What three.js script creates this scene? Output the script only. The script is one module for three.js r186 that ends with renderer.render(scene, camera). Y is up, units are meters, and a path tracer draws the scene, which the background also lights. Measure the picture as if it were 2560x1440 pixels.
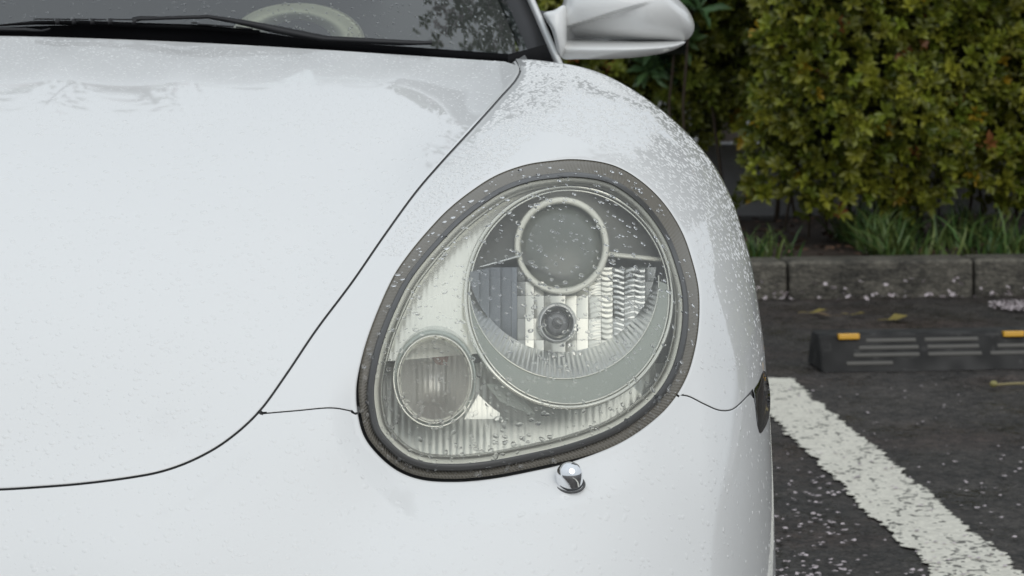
import * as THREE from 'three';
import { mergeGeometries, mergeVertices } from 'three/addons/utils/BufferGeometryUtils.js';
import { RoundedBoxGeometry } from 'three/addons/geometries/RoundedBoxGeometry.js';
import { ImprovedNoise } from 'three/addons/math/ImprovedNoise.js';

// ---------------------------------------------------------------- camera, sky, sun, exposure
const FOCAL = 6100, PITCH = 0.118, EYE = 0.92;               // photograph pixels (2560 wide), radians, metres
const scene = new THREE.Scene();
const camera = new THREE.PerspectiveCamera(2 * Math.atan(720 / FOCAL) * 180 / Math.PI, 16 / 9, 0.1, 400);
camera.position.set(0, EYE, 0);
camera.rotation.set(-PITCH, 0, 0);
camera.focus = 2.42;
camera.userData.fStop = 17;
const renderer = new THREE.WebGLRenderer({ antialias: true });
renderer.setSize(1024, 576);
renderer.toneMapping = THREE.LinearToneMapping;
renderer.toneMappingExposure = 1.0;
renderer.shadowMap.enabled = true;
{
  const w = 256, h = 128, px = new Float32Array(w * h * 4), n = new ImprovedNoise();
  for (let y = 0; y < h; y++) for (let x = 0; x < w; x++) {
    const el = ((y + 0.5) / h - 0.5) * Math.PI, az = (x + 0.5) / w * 2 * Math.PI, s = Math.max(0, Math.sin(el));
    const cx = Math.cos(el) * Math.cos(az), cy = Math.sin(el), cz = Math.cos(el) * Math.sin(az);
    const cloud = 1 + 0.07 * n.noise(cx * 2.3 + 5, cy * 4, cz * 2.3) + 0.04 * n.noise(cx * 6, cy * 9 + 3, cz * 6);
    const L = el > 0 ? 0.86 * (0.76 + 0.24 * s) * cloud : 0.25 * Math.exp(el * 4);
    px.set([L * 0.925, L * 1.0, L * 1.07, 1], (y * w + x) * 4);
  }
  const sky = new THREE.DataTexture(px, w, h, THREE.RGBAFormat, THREE.FloatType);
  sky.mapping = THREE.EquirectangularReflectionMapping; sky.magFilter = THREE.LinearFilter; sky.needsUpdate = true;
  scene.background = sky; scene.environment = sky;
}
const sun = new THREE.DirectionalLight(0xfffaf2, 0.75);
sun.position.set(4.5, 7.5, 4.2); sun.target.position.set(0, 0, -4); sun.castShadow = true; sun.shadow.radius = 90;
sun.shadow.mapSize.set(2048, 2048);
Object.assign(sun.shadow.camera, { left: -10, right: 10, top: 10, bottom: -10, far: 40 });
scene.add(sun, sun.target);

// ---------------------------------------------------------------- helpers
const V = (x, y, z) => new THREE.Vector3(x, y, z);
const clamp = (x, a = 0, b = 1) => Math.min(b, Math.max(a, x));
const smooth = (a, b, x) => { const t = clamp((x - a) / (b - a)); return t * t * (3 - 2 * t); };
const lerp = (a, b, t) => a + (b - a) * t;
function rng(seed) { return () => { seed = (seed + 0x6d2b79f5) | 0; let t = Math.imul(seed ^ (seed >>> 15), 1 | seed); t = (t + Math.imul(t ^ (t >>> 7), 61 | t)) ^ t; return ((t ^ (t >>> 14)) >>> 0) / 4294967296; }; }
const noise = new ImprovedNoise();
const fbm = (x, y, z = 0, o = 4) => { let s = 0, a = 0.5; for (let i = 0; i < o; i++) { s += a * noise.noise(x, y, z + i * 7.3); x *= 2.03; y *= 2.03; a *= 0.5; } return s; };
const SP = Math.sin(PITCH), CP = Math.cos(PITCH);
function ray(u, v) { const x = (u - 1280) / FOCAL, y = -(v - 720) / FOCAL; return V(x, y * CP - SP, -(CP + y * SP)); }
function at(u, v, depth) { const d = ray(u, v); return d.multiplyScalar(depth / -d.z).add(V(0, EYE, 0)); }   // the point seen at (u, v) that lies depth metres in front of the camera
function ground(u, v, y = 0) { const d = ray(u, v); return d.multiplyScalar((y - EYE) / d.y).add(V(0, EYE, 0)); }
const used = new Map();
function numbered(name) { const n = used.get(name) ?? 0; used.set(name, n + 1); return n ? `${name}_${String(n).padStart(3, '0')}` : name; }
function tag(o, label, category, group, kind) { o.userData.label = label; if (category) o.userData.category = category; if (group) o.userData.group = group; if (kind) o.userData.kind = kind; return o; }
function mesh(name, geometry, material, parent = scene) { const m = new THREE.Mesh(geometry, material); m.name = parent === scene ? numbered(name) : name; m.castShadow = m.receiveShadow = true; parent.add(m); return m; }
function thing(name, label, category, position = [0, 0, 0], turn = 0, group) { const g = new THREE.Group(); g.name = numbered(name); scene.add(g); g.position.set(...position); g.rotation.y = turn; return tag(g, label, category, group); }
function geo(pos, idx, uv, nor) {
  const g = new THREE.BufferGeometry();
  g.setAttribute('position', new THREE.Float32BufferAttribute(pos, 3)); g.setIndex(idx);
  g.setAttribute('uv', new THREE.Float32BufferAttribute(uv ?? new Array(pos.length / 3 * 2).fill(0), 2));
  if (nor) g.setAttribute('normal', new THREE.Float32BufferAttribute(nor, 3)); else g.computeVertexNormals();
  return g;
}
function rows(list, { closed = false, flip = false } = {}) {      // a sheet through rows of points
  const pos = [], idx = [], m = list[0].length;
  for (const r of list) for (const p of r) pos.push(p.x, p.y, p.z);
  for (let i = 0; i + 1 < list.length; i++) for (let j = 0; j < (closed ? m : m - 1); j++) {
    const a = i * m + j, b = i * m + (j + 1) % m, c = a + m, d = b + m;
    if (flip) idx.push(a, c, b, b, c, d); else idx.push(a, b, c, b, d, c);
  }
  return geo(pos, idx);
}
function tube(points, radius, sides = 8, closed = false, segs) { return new THREE.TubeGeometry(new THREE.CatmullRomCurve3(points, closed, 'centripetal'), segs ?? points.length * 2, radius, sides, closed); }
const mat = (o) => new THREE.MeshPhysicalMaterial({ side: THREE.DoubleSide, ...o });
const rgb = (r, g, b) => new THREE.Color().setRGB(r, g, b);
function texture(n, fill, srgb = false) {
  const d = new Uint8Array(n * n * 4);
  for (let y = 0; y < n; y++) for (let x = 0; x < n; x++) { const c = fill(x / n, y / n, x, y); d.set([...c.map((k) => clamp(k) * 255), 255], (y * n + x) * 4); }
  const t = new THREE.DataTexture(d, n, n); t.wrapS = t.wrapT = THREE.RepeatWrapping; t.magFilter = THREE.LinearFilter; t.minFilter = THREE.LinearMipmapLinearFilter; t.generateMipmaps = true; t.needsUpdate = true;
  if (srgb) t.colorSpace = THREE.SRGBColorSpace;
  return t;
}
// -- curves in the picture plane, used to lay out the car's panels; D() below gives each its place in depth
const pts2 = (a) => a.map(([x, y]) => ({ x, y }));
function resample(pts, step, closed = false) {
  const out = [], n = pts.length;
  for (let i = 0; i < (closed ? n : n - 1); i++) { const a = pts[i], b = pts[(i + 1) % n], k = Math.max(1, Math.round(Math.hypot(b.x - a.x, b.y - a.y) / step)); for (let j = 0; j < k; j++) out.push({ x: lerp(a.x, b.x, j / k), y: lerp(a.y, b.y, j / k) }); }
  if (!closed) out.push({ ...pts[n - 1] });
  return out;
}
function spline(list, n, closed = false) { const c = new THREE.CatmullRomCurve3(list.map(([x, y]) => V(x, y, 0)), closed, 'centripetal'); return c.getSpacedPoints(n).slice(0, closed ? n : n + 1).map((p) => ({ x: p.x, y: p.y })); }
function normals2(p, closed) { const n = p.length; return p.map((q, i) => { const a = closed ? p[(i + n - 1) % n] : p[Math.max(0, i - 1)], b = closed ? p[(i + 1) % n] : p[Math.min(n - 1, i + 1)], l = Math.hypot(b.x - a.x, b.y - a.y) || 1; return { x: (b.y - a.y) / l, y: -(b.x - a.x) / l }; }); }
function offset(p, d, closed = false) { const n = normals2(p, closed); return p.map((q, i) => { const k = typeof d === 'function' ? d(i / p.length, q, n[i]) : d; return { x: q.x + n[i].x * k, y: q.y + n[i].y * k }; }); }
function distTo(p, x, y, closed) {
  let best = 1e18, at_ = 0; const n = p.length;
  for (let i = 0; i < (closed ? n : n - 1); i++) {
    const a = p[i], b = p[(i + 1) % n], dx = b.x - a.x, dy = b.y - a.y, t = clamp(((x - a.x) * dx + (y - a.y) * dy) / (dx * dx + dy * dy || 1)), d = (a.x + dx * t - x) ** 2 + (a.y + dy * t - y) ** 2;
    if (d < best) { best = d; at_ = i + t; }
  }
  return [Math.sqrt(best), at_];
}
function inside(p, x, y) { let r = false; for (let i = 0, j = p.length - 1; i < p.length; j = i++) { const a = p[i], b = p[j]; if ((a.y > y) !== (b.y > y) && x < (b.x - a.x) * (y - a.y) / (b.y - a.y) + a.x) r = !r; } return r; }
function clipAxis(poly, k, lim, sign) {
  const out = [];
  for (let i = 0; i < poly.length; i++) {
    const a = poly[i], b = poly[(i + 1) % poly.length], da = (a[k] - lim) * sign, db = (b[k] - lim) * sign;
    if (da <= 0) out.push(a);
    if ((da < 0 && db > 0) || (da > 0 && db < 0)) { const t = da / (da - db); out.push({ x: lerp(a.x, b.x, t), y: lerp(a.y, b.y, t) }); }
  }
  return out;
}
// a polygon filled with a fine grid, lifted onto place(u, v); normals from the surface itself
function panel(poly, step, place, normal) {
  const xs = poly.map((p) => p.x), ys = poly.map((p) => p.y), x0 = Math.min(...xs), x1 = Math.max(...xs), y0 = Math.min(...ys), y1 = Math.max(...ys);
  const pos = [], nor = [], idx = [], uv = [], key = new Map();
  const add = (x, y) => { const k = Math.round(x * 50) + ',' + Math.round(y * 50); if (!key.has(k)) { key.set(k, pos.length / 3); const p = place(x, y); pos.push(p.x, p.y, p.z); uv.push(x / 1000, y / 1000); if (normal) { const n = normal(x, y); nor.push(n.x, n.y, n.z); } } return key.get(k); };
  const nx = Math.ceil((x1 - x0) / step), ny = Math.ceil((y1 - y0) / step);
  for (let j = 0; j < ny; j++) {
    const ya = y0 + j * step, yb = ya + step, strip = clipAxis(clipAxis(poly, 'y', ya, -1), 'y', yb, 1);
    if (strip.length < 3) continue;
    for (let i = 0; i < nx; i++) {
      const xa = x0 + i * step, xb = xa + step, cell = clipAxis(clipAxis(strip, 'x', xa, -1), 'x', xb, 1);
      if (cell.length < 3) continue;
      const c = cell.filter((p, q) => { const b = cell[(q + 1) % cell.length]; return Math.hypot(p.x - b.x, p.y - b.y) > 0.02; });
      if (c.length < 3) continue;
      for (const f of THREE.ShapeUtils.triangulateShape(c.map((p) => new THREE.Vector2(p.x, p.y)), [])) {
        const [A, B, C] = f.map((q) => c[q]), area = (B.x - A.x) * (C.y - A.y) - (B.y - A.y) * (C.x - A.x);
        if (Math.abs(area) < 0.02) continue;
        const t = f.map((q) => add(c[q].x, c[q].y));
        if (area > 0) t.reverse();
        idx.push(...t);
      }
    }
  }
  return geo(pos, idx, uv, normal ? nor : null);
}

// ---------------------------------------------------------------- the car's front: depth of the bodywork
const LIMB = spline([[1290, 147], [1340, 150], [1388, 156], [1447, 166], [1505, 184], [1564, 213], [1622, 250], [1681, 297], [1740, 355], [1790, 420], [1833, 505], [1858, 585], [1876, 645], [1891, 728], [1902, 802], [1911, 869], [1916, 930], [1922, 1000], [1927, 1080], [1933, 1200], [1937, 1320], [1940, 1440], [1938, 1600], [1925, 1750], [1895, 1900]], 240);
const LAMP = spline([[1440, 400], [1376, 404], [1313, 414], [1241, 440], [1180, 478], [1118, 528], [1061, 589], [1022, 637], [988, 687], [949, 770], [920, 850], [904, 915], [896, 973], [900, 1031], [916, 1089], [952, 1136], [999, 1173], [1053, 1193], [1133, 1199], [1223, 1192], [1331, 1172], [1440, 1146], [1548, 1106], [1620, 1060], [1674, 1009], [1714, 944], [1736, 872], [1746, 800], [1745, 723], [1729, 651], [1703, 579], [1656, 506], [1595, 449], [1530, 414]], 480, true);
const control = [
  [-1300, 1900, 2.05], [-520, 1440, 2.015], [-520, 1650, 1.985], [-520, 1900, 2.0], [300, 1440, 2.04], [300, 1650, 2.005], [300, 1900, 2.02],
  [800, 1130, 2.165], [800, 1440, 2.075], [800, 1650, 2.035], [800, 1900, 2.045], [1000, 850, 2.285], [1050, 640, 2.40], [1200, 400, 2.60],
  [1350, 1190, 2.215], [1350, 1000, 2.27], [1350, 800, 2.345], [1380, 600, 2.45], [1420, 400, 2.60], [1400, 300, 2.72], [1390, 220, 2.88], [1390, 160, 3.06], [1350, 1440, 2.135], [1350, 1650, 2.09], [1350, 1900, 2.10],
  [1000, 1210, 2.18], [1000, 1440, 2.09], [900, 1020, 2.215],
  [1700, 1000, 2.36], [1700, 800, 2.425], [1680, 600, 2.525], [1600, 400, 2.66], [1700, 1200, 2.30], [1700, 1440, 2.245], [1700, 1650, 2.205], [1700, 1900, 2.21],
  [1900, 1440, 2.36], [1900, 1200, 2.395], [1890, 900, 2.485], [1860, 650, 2.60], [1780, 440, 2.73], [1620, 260, 2.86], [1500, 190, 3.0], [1900, 1900, 2.33],
];
const topV = (u) => 84 + 66 * clamp((u + 100) / 1400) ** 1.5;                     // rear edge of the bonnet
for (const u of [-1300, -900, -520, -150, 150, 450, 750, 1000, 1180]) for (const [w, z] of [[0, 3.22], [40, 3.09], [92, 2.975], [165, 2.83], [250, 2.70], [380, 2.535], [520, 2.405], [680, 2.295], [850, 2.212], [1000, 2.157], [1140, 2.11]]) {
  const v = topV(u) + w, lim = u < 500 ? 1225 : u < 800 ? 820 : u < 1050 ? 440 : 300;
  if (v <= lim) control.push([u, v, z + 0.035 * Math.max(0, (u - 250) / 600) ** 2 * smooth(100, 600, w) + 0.03 * Math.max(0, (-700 - u) / 600) ** 2 - 0.06 * smooth(1000, 1200, u) * smooth(20, 120, w) * (u > 1100 ? 0.3 : 0)]);
}
const TPS = (() => {
  const n = control.length, S = 1000, f = (r2) => (r2 > 1e-12 ? 0.5 * r2 * Math.log(r2) : 0), A = [];
  const p = control.map(([u, v]) => [u / S, v / S]);
  for (let i = 0; i < n + 3; i++) A.push(new Float64Array(n + 4));
  for (let i = 0; i < n; i++) {
    for (let j = 0; j < n; j++) A[i][j] = f((p[i][0] - p[j][0]) ** 2 + (p[i][1] - p[j][1]) ** 2) + (i === j ? 0.002 : 0);
    [1, p[i][0], p[i][1]].forEach((k, q) => { A[i][n + q] = k; A[n + q][i] = k; });
    A[i][n + 3] = control[i][2];
  }
  const m = n + 3;
  for (let c = 0; c < m; c++) {
    let b = c; for (let r = c + 1; r < m; r++) if (Math.abs(A[r][c]) > Math.abs(A[b][c])) b = r;
    [A[c], A[b]] = [A[b], A[c]];
    for (let r = 0; r < m; r++) if (r !== c && A[r][c]) { const k = A[r][c] / A[c][c]; for (let q = c; q <= m; q++) A[r][q] -= k * A[c][q]; }
  }
  const w = A.map((r, i) => r[m] / r[i]);
  return (u, v) => { const x = u / S, y = v / S; let s = w[n] + w[n + 1] * x + w[n + 2] * y; for (let i = 0; i < n; i++) s += w[i] * f((x - p[i][0]) ** 2 + (y - p[i][1]) ** 2); return s; };
})();
const ROUND = 175;
function D(u, v, eGiven, sGiven) {
  let z = TPS(u, v);
  if (u > 1080) {
    const [d, s] = eGiven === undefined ? distTo(LIMB, u, v) : [eGiven, sGiven], k = clamp(d / ROUND), w = 0.02 + 0.2 * smooth(8, 55, s);
    z += w * (1 - Math.sqrt(1 - (1 - k) ** 2)) ;
  }
  if (v > 880 && v < 1340 && u > 760 && u < 1760) {
    const wgt = smooth(900, 1050, v) * (1 - smooth(1430, 1640, u));
    if (wgt > 0) { const d = inside(LAMP, u, v) ? 0 : distTo(LAMP, u, v, true)[0], w = lerp(75, 112, smooth(900, 1060, u)); z += wgt * 0.013 * clamp(1.3 * (1 - d / w)) ** 1.15; }
  }
  return z;
}
const P = (u, v, inset = 0) => at(u, v, D(u, v) + inset);
function N(u, v) {
  const h = 1.5, a = P(u + h, v).sub(P(u - h, v)), b = P(u, v - h).sub(P(u, v + h)), n = a.cross(b).normalize();
  return n.z < 0 && n.dot(ray(u, v)) > 0 ? n.negate() : n;
}
const E0 = 34;                                                   // the last strip before the outline is laid along it

// ---------------------------------------------------------------- materials
const M = {
  paint: mat({ color: rgb(0.80, 0.80, 0.79), roughness: 0.55, clearcoat: 1, clearcoatRoughness: 0.03, side: THREE.DoubleSide }),
  black: mat({ color: rgb(0.009, 0.009, 0.010), roughness: 0.7, specularIntensity: 0.4 }),
  rubber: mat({ color: rgb(0.022, 0.022, 0.024), roughness: 0.5 }),
  gap: mat({ color: rgb(0.10, 0.10, 0.10), roughness: 0.8 }),
  chrome: mat({ color: rgb(0.85, 0.86, 0.88), metalness: 1, roughness: 0.04 }),
  cream: mat({ color: rgb(0.95, 0.94, 0.865), metalness: 0.55, roughness: 0.3 }),
  creamPlastic: mat({ color: rgb(0.84, 0.825, 0.73), roughness: 0.3, clearcoat: 0.6, clearcoatRoughness: 0.1 }),
  bright: mat({ color: rgb(0.82, 0.81, 0.74), metalness: 0.9, roughness: 0.18 }),
  mirror: mat({ color: rgb(0.74, 0.75, 0.74), metalness: 0.9, roughness: 0.3 }),
  shade: mat({ color: rgb(0.36, 0.385, 0.43), metalness: 0.85, roughness: 0.35 }),
  flange: mat({ color: rgb(0.17, 0.155, 0.128), roughness: 0.4, clearcoat: 0.35, clearcoatRoughness: 0.2 }),
  seal: mat({ color: rgb(0.075, 0.074, 0.072), roughness: 0.3 }),
  crescent: mat({ color: rgb(0.33, 0.355, 0.325), roughness: 0.6 }),
  housing: mat({ color: rgb(0.13, 0.13, 0.122), roughness: 0.42 }),
  cavity: mat({ color: rgb(0.10, 0.10, 0.095), roughness: 0.6 }),
  lens: mat({ color: rgb(0.985, 0.985, 0.96), roughness: 0.45, transmission: 1, thickness: 0, ior: 1.5 }),
  projector: mat({ color: rgb(0.13, 0.14, 0.125), roughness: 0.3, clearcoat: 0.8, clearcoatRoughness: 0.2 }),
  barrel: mat({ color: rgb(0.40, 0.45, 0.42), roughness: 0.15, clearcoat: 1, clearcoatRoughness: 0.05 }),
  signal: mat({ color: rgb(0.97, 0.97, 0.96), roughness: 0.12, transmission: 1, thickness: 0 }),
  amber: mat({ color: rgb(0.36, 0.2, 0.15), roughness: 0.25 }),
  bulb: mat({ color: rgb(0.26, 0.26, 0.27), metalness: 0.6, roughness: 0.25 }),
  glass: mat({ color: rgb(0.80, 0.87, 0.85), roughness: 0.0, transmission: 1, thickness: 0, ior: 2.1 }),
  water: mat({ color: rgb(1, 1, 1), roughness: 0.0, transmission: 1, thickness: 0.01, ior: 1.33 }),
  smoked: mat({ color: rgb(0.012, 0.011, 0.012), roughness: 0.08, clearcoat: 1 }),
};

// ---------------------------------------------------------------- the car
const car = thing('sports_car', 'white sports car covered in rain drops parked beside the white bay line', 'car');
const carPart = (name, g, m, parent = car) => mesh(name, g, m, parent);
const CAR_YAW = 0.1;
const centreX = (depth) => -0.62 - Math.tan(CAR_YAW) * (depth - 2.1);
function centreU(v) { let u = -520; for (let i = 0; i < 12; i++) u = 1280 + centreX(D(u, v)) * -ray(1280, v).z / D(u, v) * FOCAL; return u; }
const limbAt = (s, e) => { const i = Math.min(LIMB.length - 2, Math.floor(s)), t = s - i, n = normals2(LIMB), k = { x: lerp(n[i].x, n[i + 1].x, t), y: lerp(n[i].y, n[i + 1].y, t) }, l = Math.hypot(k.x, k.y); return { x: lerp(LIMB[i].x, LIMB[i + 1].x, t) - k.x / l * e, y: lerp(LIMB[i].y, LIMB[i + 1].y, t) - k.y / l * e }; };
const limbIndex = (v) => { for (let i = 0; i < LIMB.length; i++) if (LIMB[i].y >= v) return i; return LIMB.length - 1; };

// cut lines between the panels
const CUT = spline([[1290, 151], [1301, 172], [1293, 195], [1250, 245], [1190, 312], [1100, 410], [1040, 480], [960, 590], [880, 706], [790, 826], [720, 930], [662, 1012], [630, 1048], [590, 1084], [540, 1120], [470, 1156], [400, 1180], [320, 1195], [200, 1210], [100, 1218], [0, 1224], [-300, 1231], [-620, 1234]], 260);
const TOP = spline([[-620, 84], [-300, 83], [0, 84], [200, 89], [500, 101], [800, 118], [1000, 131], [1200, 144], [1283, 149]], 90);
const cutTo = CUT.findIndex((p) => p.x < 652), CUT_A = CUT.slice(0, cutTo + 1), CUT_B = CUT.slice(cutTo);
// edge of a panel: rounded over and turned in. pts run so that the panel lies on the right-hand side of the way (y down), r pixels of rounding
function lip(pts, r, deep, closed = false) {
  const n = normals2(pts, closed), list = [], m = r / FOCAL * 2.3;
  for (let k = 0; k <= 5; k++) {
    const a = k / 5 * Math.PI / 2;
    list.push(pts.map((p, i) => { const q = { x: p.x + n[i].x * r * Math.sin(a), y: p.y + n[i].y * r * Math.sin(a) }; return at(q.x, q.y, D(p.x, p.y) + (D(q.x, q.y) - D(p.x, p.y)) * 0.9 + m * (1 - Math.cos(a))); }));
  }
  list.push(pts.map((p, i) => at(p.x + n[i].x * r, p.y + n[i].y * r, D(p.x + n[i].x * r, p.y + n[i].y * r) + m + deep)));
  return rows(list, { closed, flip: true });
}
const clean = (g) => { const k = new THREE.BufferGeometry(); for (const a of ['position', 'normal', 'uv']) k.setAttribute(a, g.attributes[a]); k.setIndex(g.index ?? [...Array(g.attributes.position.count).keys()]); return k; };
const merge = (list) => mergeGeometries(list.map(clean));

const GAP = 2.6, R = 4.5, SG = 1.4, SR = 2.6;
// bonnet
{
  const r = R, side = CUT;
  const left = []; for (let v = 1234; v >= 84; v -= 25) left.push({ x: centreU(v), y: v });
  const cutIn = offset(side, -(GAP + r)).filter((p) => p.x > centreU(1234) + 2), topIn = offset(TOP, -6).filter((p) => p.x > centreU(90) + 2 && p.x < 1277);
  const g0 = left[0], poly = [...topIn, ...cutIn.filter((p) => !(p.x > 1250 && p.y < 160)), { x: g0.x, y: cutIn[cutIn.length - 1].y }, ...left.filter((p) => p.y < cutIn[cutIn.length - 1].y - 4 && p.y > topIn[0].y + 4)];
  const lipCut = lip(cutIn, r, 0.018), roll = [];
  for (let k = 0; k <= 6; k++) { const a = k / 6 * 1.9; roll.push(topIn.map((p) => { const q = at(p.x, p.y, D(p.x, p.y)); return q.add(V(0, -0.008 * (1 - Math.cos(a)), -0.012 * Math.sin(a))); })); }
  roll.push(topIn.map((p) => at(p.x, p.y, D(p.x, p.y)).add(V(0, -0.05, -0.02))));
  const half = merge([panel(poly, 12, P, N), lipCut, rows(roll)]);
  const other = half.clone(), q = other.attributes.position, nn = other.attributes.normal, t = Math.tan(CAR_YAW), c = Math.cos(CAR_YAW), s = Math.sin(CAR_YAW);
  const ax = V(c, 0, -s);                                    // across the car
  for (let i = 0; i < q.count; i++) { const p = V(q.getX(i), q.getY(i), q.getZ(i)), o = p.clone().sub(V(-0.62, 0, -2.1)).dot(ax); p.addScaledVector(ax, -2 * o); q.setXYZ(i, p.x, p.y, p.z); const n = V(nn.getX(i), nn.getY(i), nn.getZ(i)); n.addScaledVector(ax, -2 * n.dot(ax)); nn.setXYZ(i, n.x, n.y, n.z); }
  const ix = other.index.array; for (let i = 0; i < ix.length; i += 3) { const k = ix[i]; ix[i] = ix[i + 1]; ix[i + 1] = k; }
  carPart('bonnet', merge([half, other]), M.paint);
}
// the strip along the outline and the hidden flank behind it
function flank(s0, s1, extend) {
  const front = [], S = []; for (let s = s0; s <= s1 + 1e-6; s += 1) S.push(s);
  for (const e of [E0, 29, 24, 19, 15, 11, 8, 5.5, 3.5, 2, 1, 0.4, 0]) front.push(S.map((s) => { const p = limbAt(s, e); return at(p.x, p.y, D(p.x, p.y, e, s)); }));
  const last = front[front.length - 1], back = V(-Math.sin(CAR_YAW), 0, -Math.cos(CAR_YAW)), n = normals2(LIMB);
  for (const d of extend) front.push(last.map((p, i) => { const s = S[i], k = n[Math.min(n.length - 1, Math.round(s))], up = smooth(60, 20, s); return p.clone().addScaledVector(back, d).add(V(-k.x, k.y, 0).multiplyScalar(0.03 * smooth(0, 0.4, d) + 0.10 * smooth(1.2, 3.2, d))).add(V(0, -0.03 * up * smooth(0, 0.5, d), 0)); }));
  return rows(front, { flip: true });
}
const REAR = [0.02, 0.06, 0.12, 0.2, 0.35, 0.6, 0.9, 1.3, 1.8, 2.3, 2.8, 3.2];
const sFender = limbIndex(990), sBumper = limbIndex(998);
// seams between fender and bumper
const SEAM_L = spline([[648, 1035], [740, 1027], [830, 1020], [870, 1026], [897, 1033]], 26);
const SEAM_R = spline([[1690, 985], [1706, 988], [1722, 991], [1758, 1009], [1795, 1025], [1815, 1027], [1832, 1023], [1853, 1006], [1884, 972]], 24);
const LAMP_OUT = offset(LAMP, (t, q) => -1.5 - 4.5 * smooth(760, 1060, q.y) * (1 - smooth(1350, 1600, q.x)), true);                          // the opening in the bodywork
const nearest = (p, q) => { let b = 0; p.forEach((k, i) => { if (Math.hypot(k.x - q.x, k.y - q.y) < Math.hypot(p[b].x - q.x, p[b].y - q.y)) b = i; }); return b; };
const runOf = (p, a, b, dir) => { const out = []; for (let i = a; ; i = (i + dir + p.length) % p.length) { out.push(p[i]); if (i === b) return out; } };
{
  const lampEdge = offset(LAMP_OUT, -7, true);
  const seamLu = offset(SEAM_L, SG + SR), seamRu = offset(SEAM_R, SG + SR);                          // upper side of each seam
  const cutF = offset(CUT_A, GAP + R).filter((p, i) => i > 1 && p.y < 1030);
  const a = nearest(lampEdge, seamLu[seamLu.length - 1]), b = nearest(lampEdge, seamRu[0]);
  let arc = runOf(lampEdge, a, b, 1); if (Math.min(...arc.map((p) => p.y)) > 600) arc = runOf(lampEdge, a, b, -1);
  const limbIn = []; for (let s = sFender; s >= 0; s--) limbIn.push(limbAt(s, E0));
  const keep = limbIn.filter((p) => p.x > 1308 || p.y > 200);
  const s1 = limbIn.length - 1 - limbIn.indexOf(keep[keep.length - 1]) ;
  const sTop = sFender - (keep.length - 1);
  const seamL = seamLu.filter((p) => p.x > cutF[cutF.length - 1].x + 1.5 && p.x < arc[0].x - 2), seamR = seamRu.filter((p) => p.x > arc[arc.length - 1].x + 2 && p.x < 1884);
  const poly = [...cutF, ...seamL, ...arc, ...seamR, ...keep];
  // top corner between cut line and the outline strip
  poly.push({ x: 1312, y: 168 });
  const g = [panel(poly, 12, P, N), flank(sTop, sFender, REAR), lip([...cutF].reverse(), R, 0.018), lip([...seamL].reverse(), SR, 0.015), lip([...seamR].reverse(), SR, 0.015), lip([...arc].reverse(), 7, 0.02)];
  const tipS = []; for (let s = 0; s <= sTop; s++) tipS.push(s);
  g.push(rows([tipS.map((s) => { const p = limbAt(s, E0 * smooth(-4, sTop, s)); const q = { x: Math.max(p.x, 1300), y: p.y }; return P(q.x, q.y); }), tipS.map((s) => { const p = limbAt(s, 0); return at(p.x, p.y, D(p.x, p.y, 0, s)); }), tipS.map((s) => { const p = limbAt(s, 0); return at(p.x, p.y, D(p.x, p.y, 0, s)).add(V(-0.05, -0.06, -0.3)); })], { flip: true }));
  carPart('front_fender', merge(g), M.paint);
  // bumper
  const seamLd = offset(SEAM_L, -(SG + SR)), seamRd = offset(SEAM_R, -(SG + SR)), cutB = offset(CUT_B, GAP + R).filter((p) => p.x > centreU(1240) + 3);
  const a2 = nearest(lampEdge, seamLd[seamLd.length - 1]), b2 = nearest(lampEdge, seamRd[0]);
  let arc2 = runOf(lampEdge, a2, b2, 1); if (Math.min(...arc2.map((p) => p.y)) < 600) arc2 = runOf(lampEdge, a2, b2, -1);
  const limbB = []; for (let s = sBumper; s < LIMB.length - 1; s++) limbB.push(limbAt(s, E0));
  const sL = seamLd.filter((p) => p.x > 651 && p.x < arc2[0].x - 2), sR = seamRd.filter((p) => p.x > arc2[arc2.length - 1].x + 2 && p.x < 1876);
  const cb = [...cutB].reverse().filter((p) => p.x < sL[0].x - 1.5);
  const left = []; for (let v = 1890; v >= cb[0].y + 5; v -= 30) left.push({ x: centreU(v), y: v });
  const bottom = []; for (let u = limbB[limbB.length - 1].x - 20; u > left[0].x + 10; u -= 40) bottom.push({ x: u, y: 1890 });
  const poly2 = [...cb, ...sL, ...arc2, ...sR, ...limbB, ...bottom, ...left];
  carPart('front_bumper', merge([panel(poly2, 12, P, N), flank(sBumper, LIMB.length - 2, [...REAR]), lip(cb, R, 0.018), lip(sL, SR, 0.015), lip([...sR, limbB[0]], SR, 0.015), lip(arc2, 7, 0.02)]), M.paint);
  // dark backing behind the gaps
  const ribbon = (p, w, inset, closed = false) => rows([-1, 1].map((k) => offset(p, k * w, closed).map((q) => at(q.x, q.y, D(q.x, q.y) + inset))), { closed });
  carPart('inner_panel', merge([ribbon(CUT, 26, 0.009), ribbon(SEAM_L, 16, 0.007), ribbon(SEAM_R, 16, 0.007), ribbon(LAMP_OUT, 12, 0.02, true)]), M.gap);
}
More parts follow.
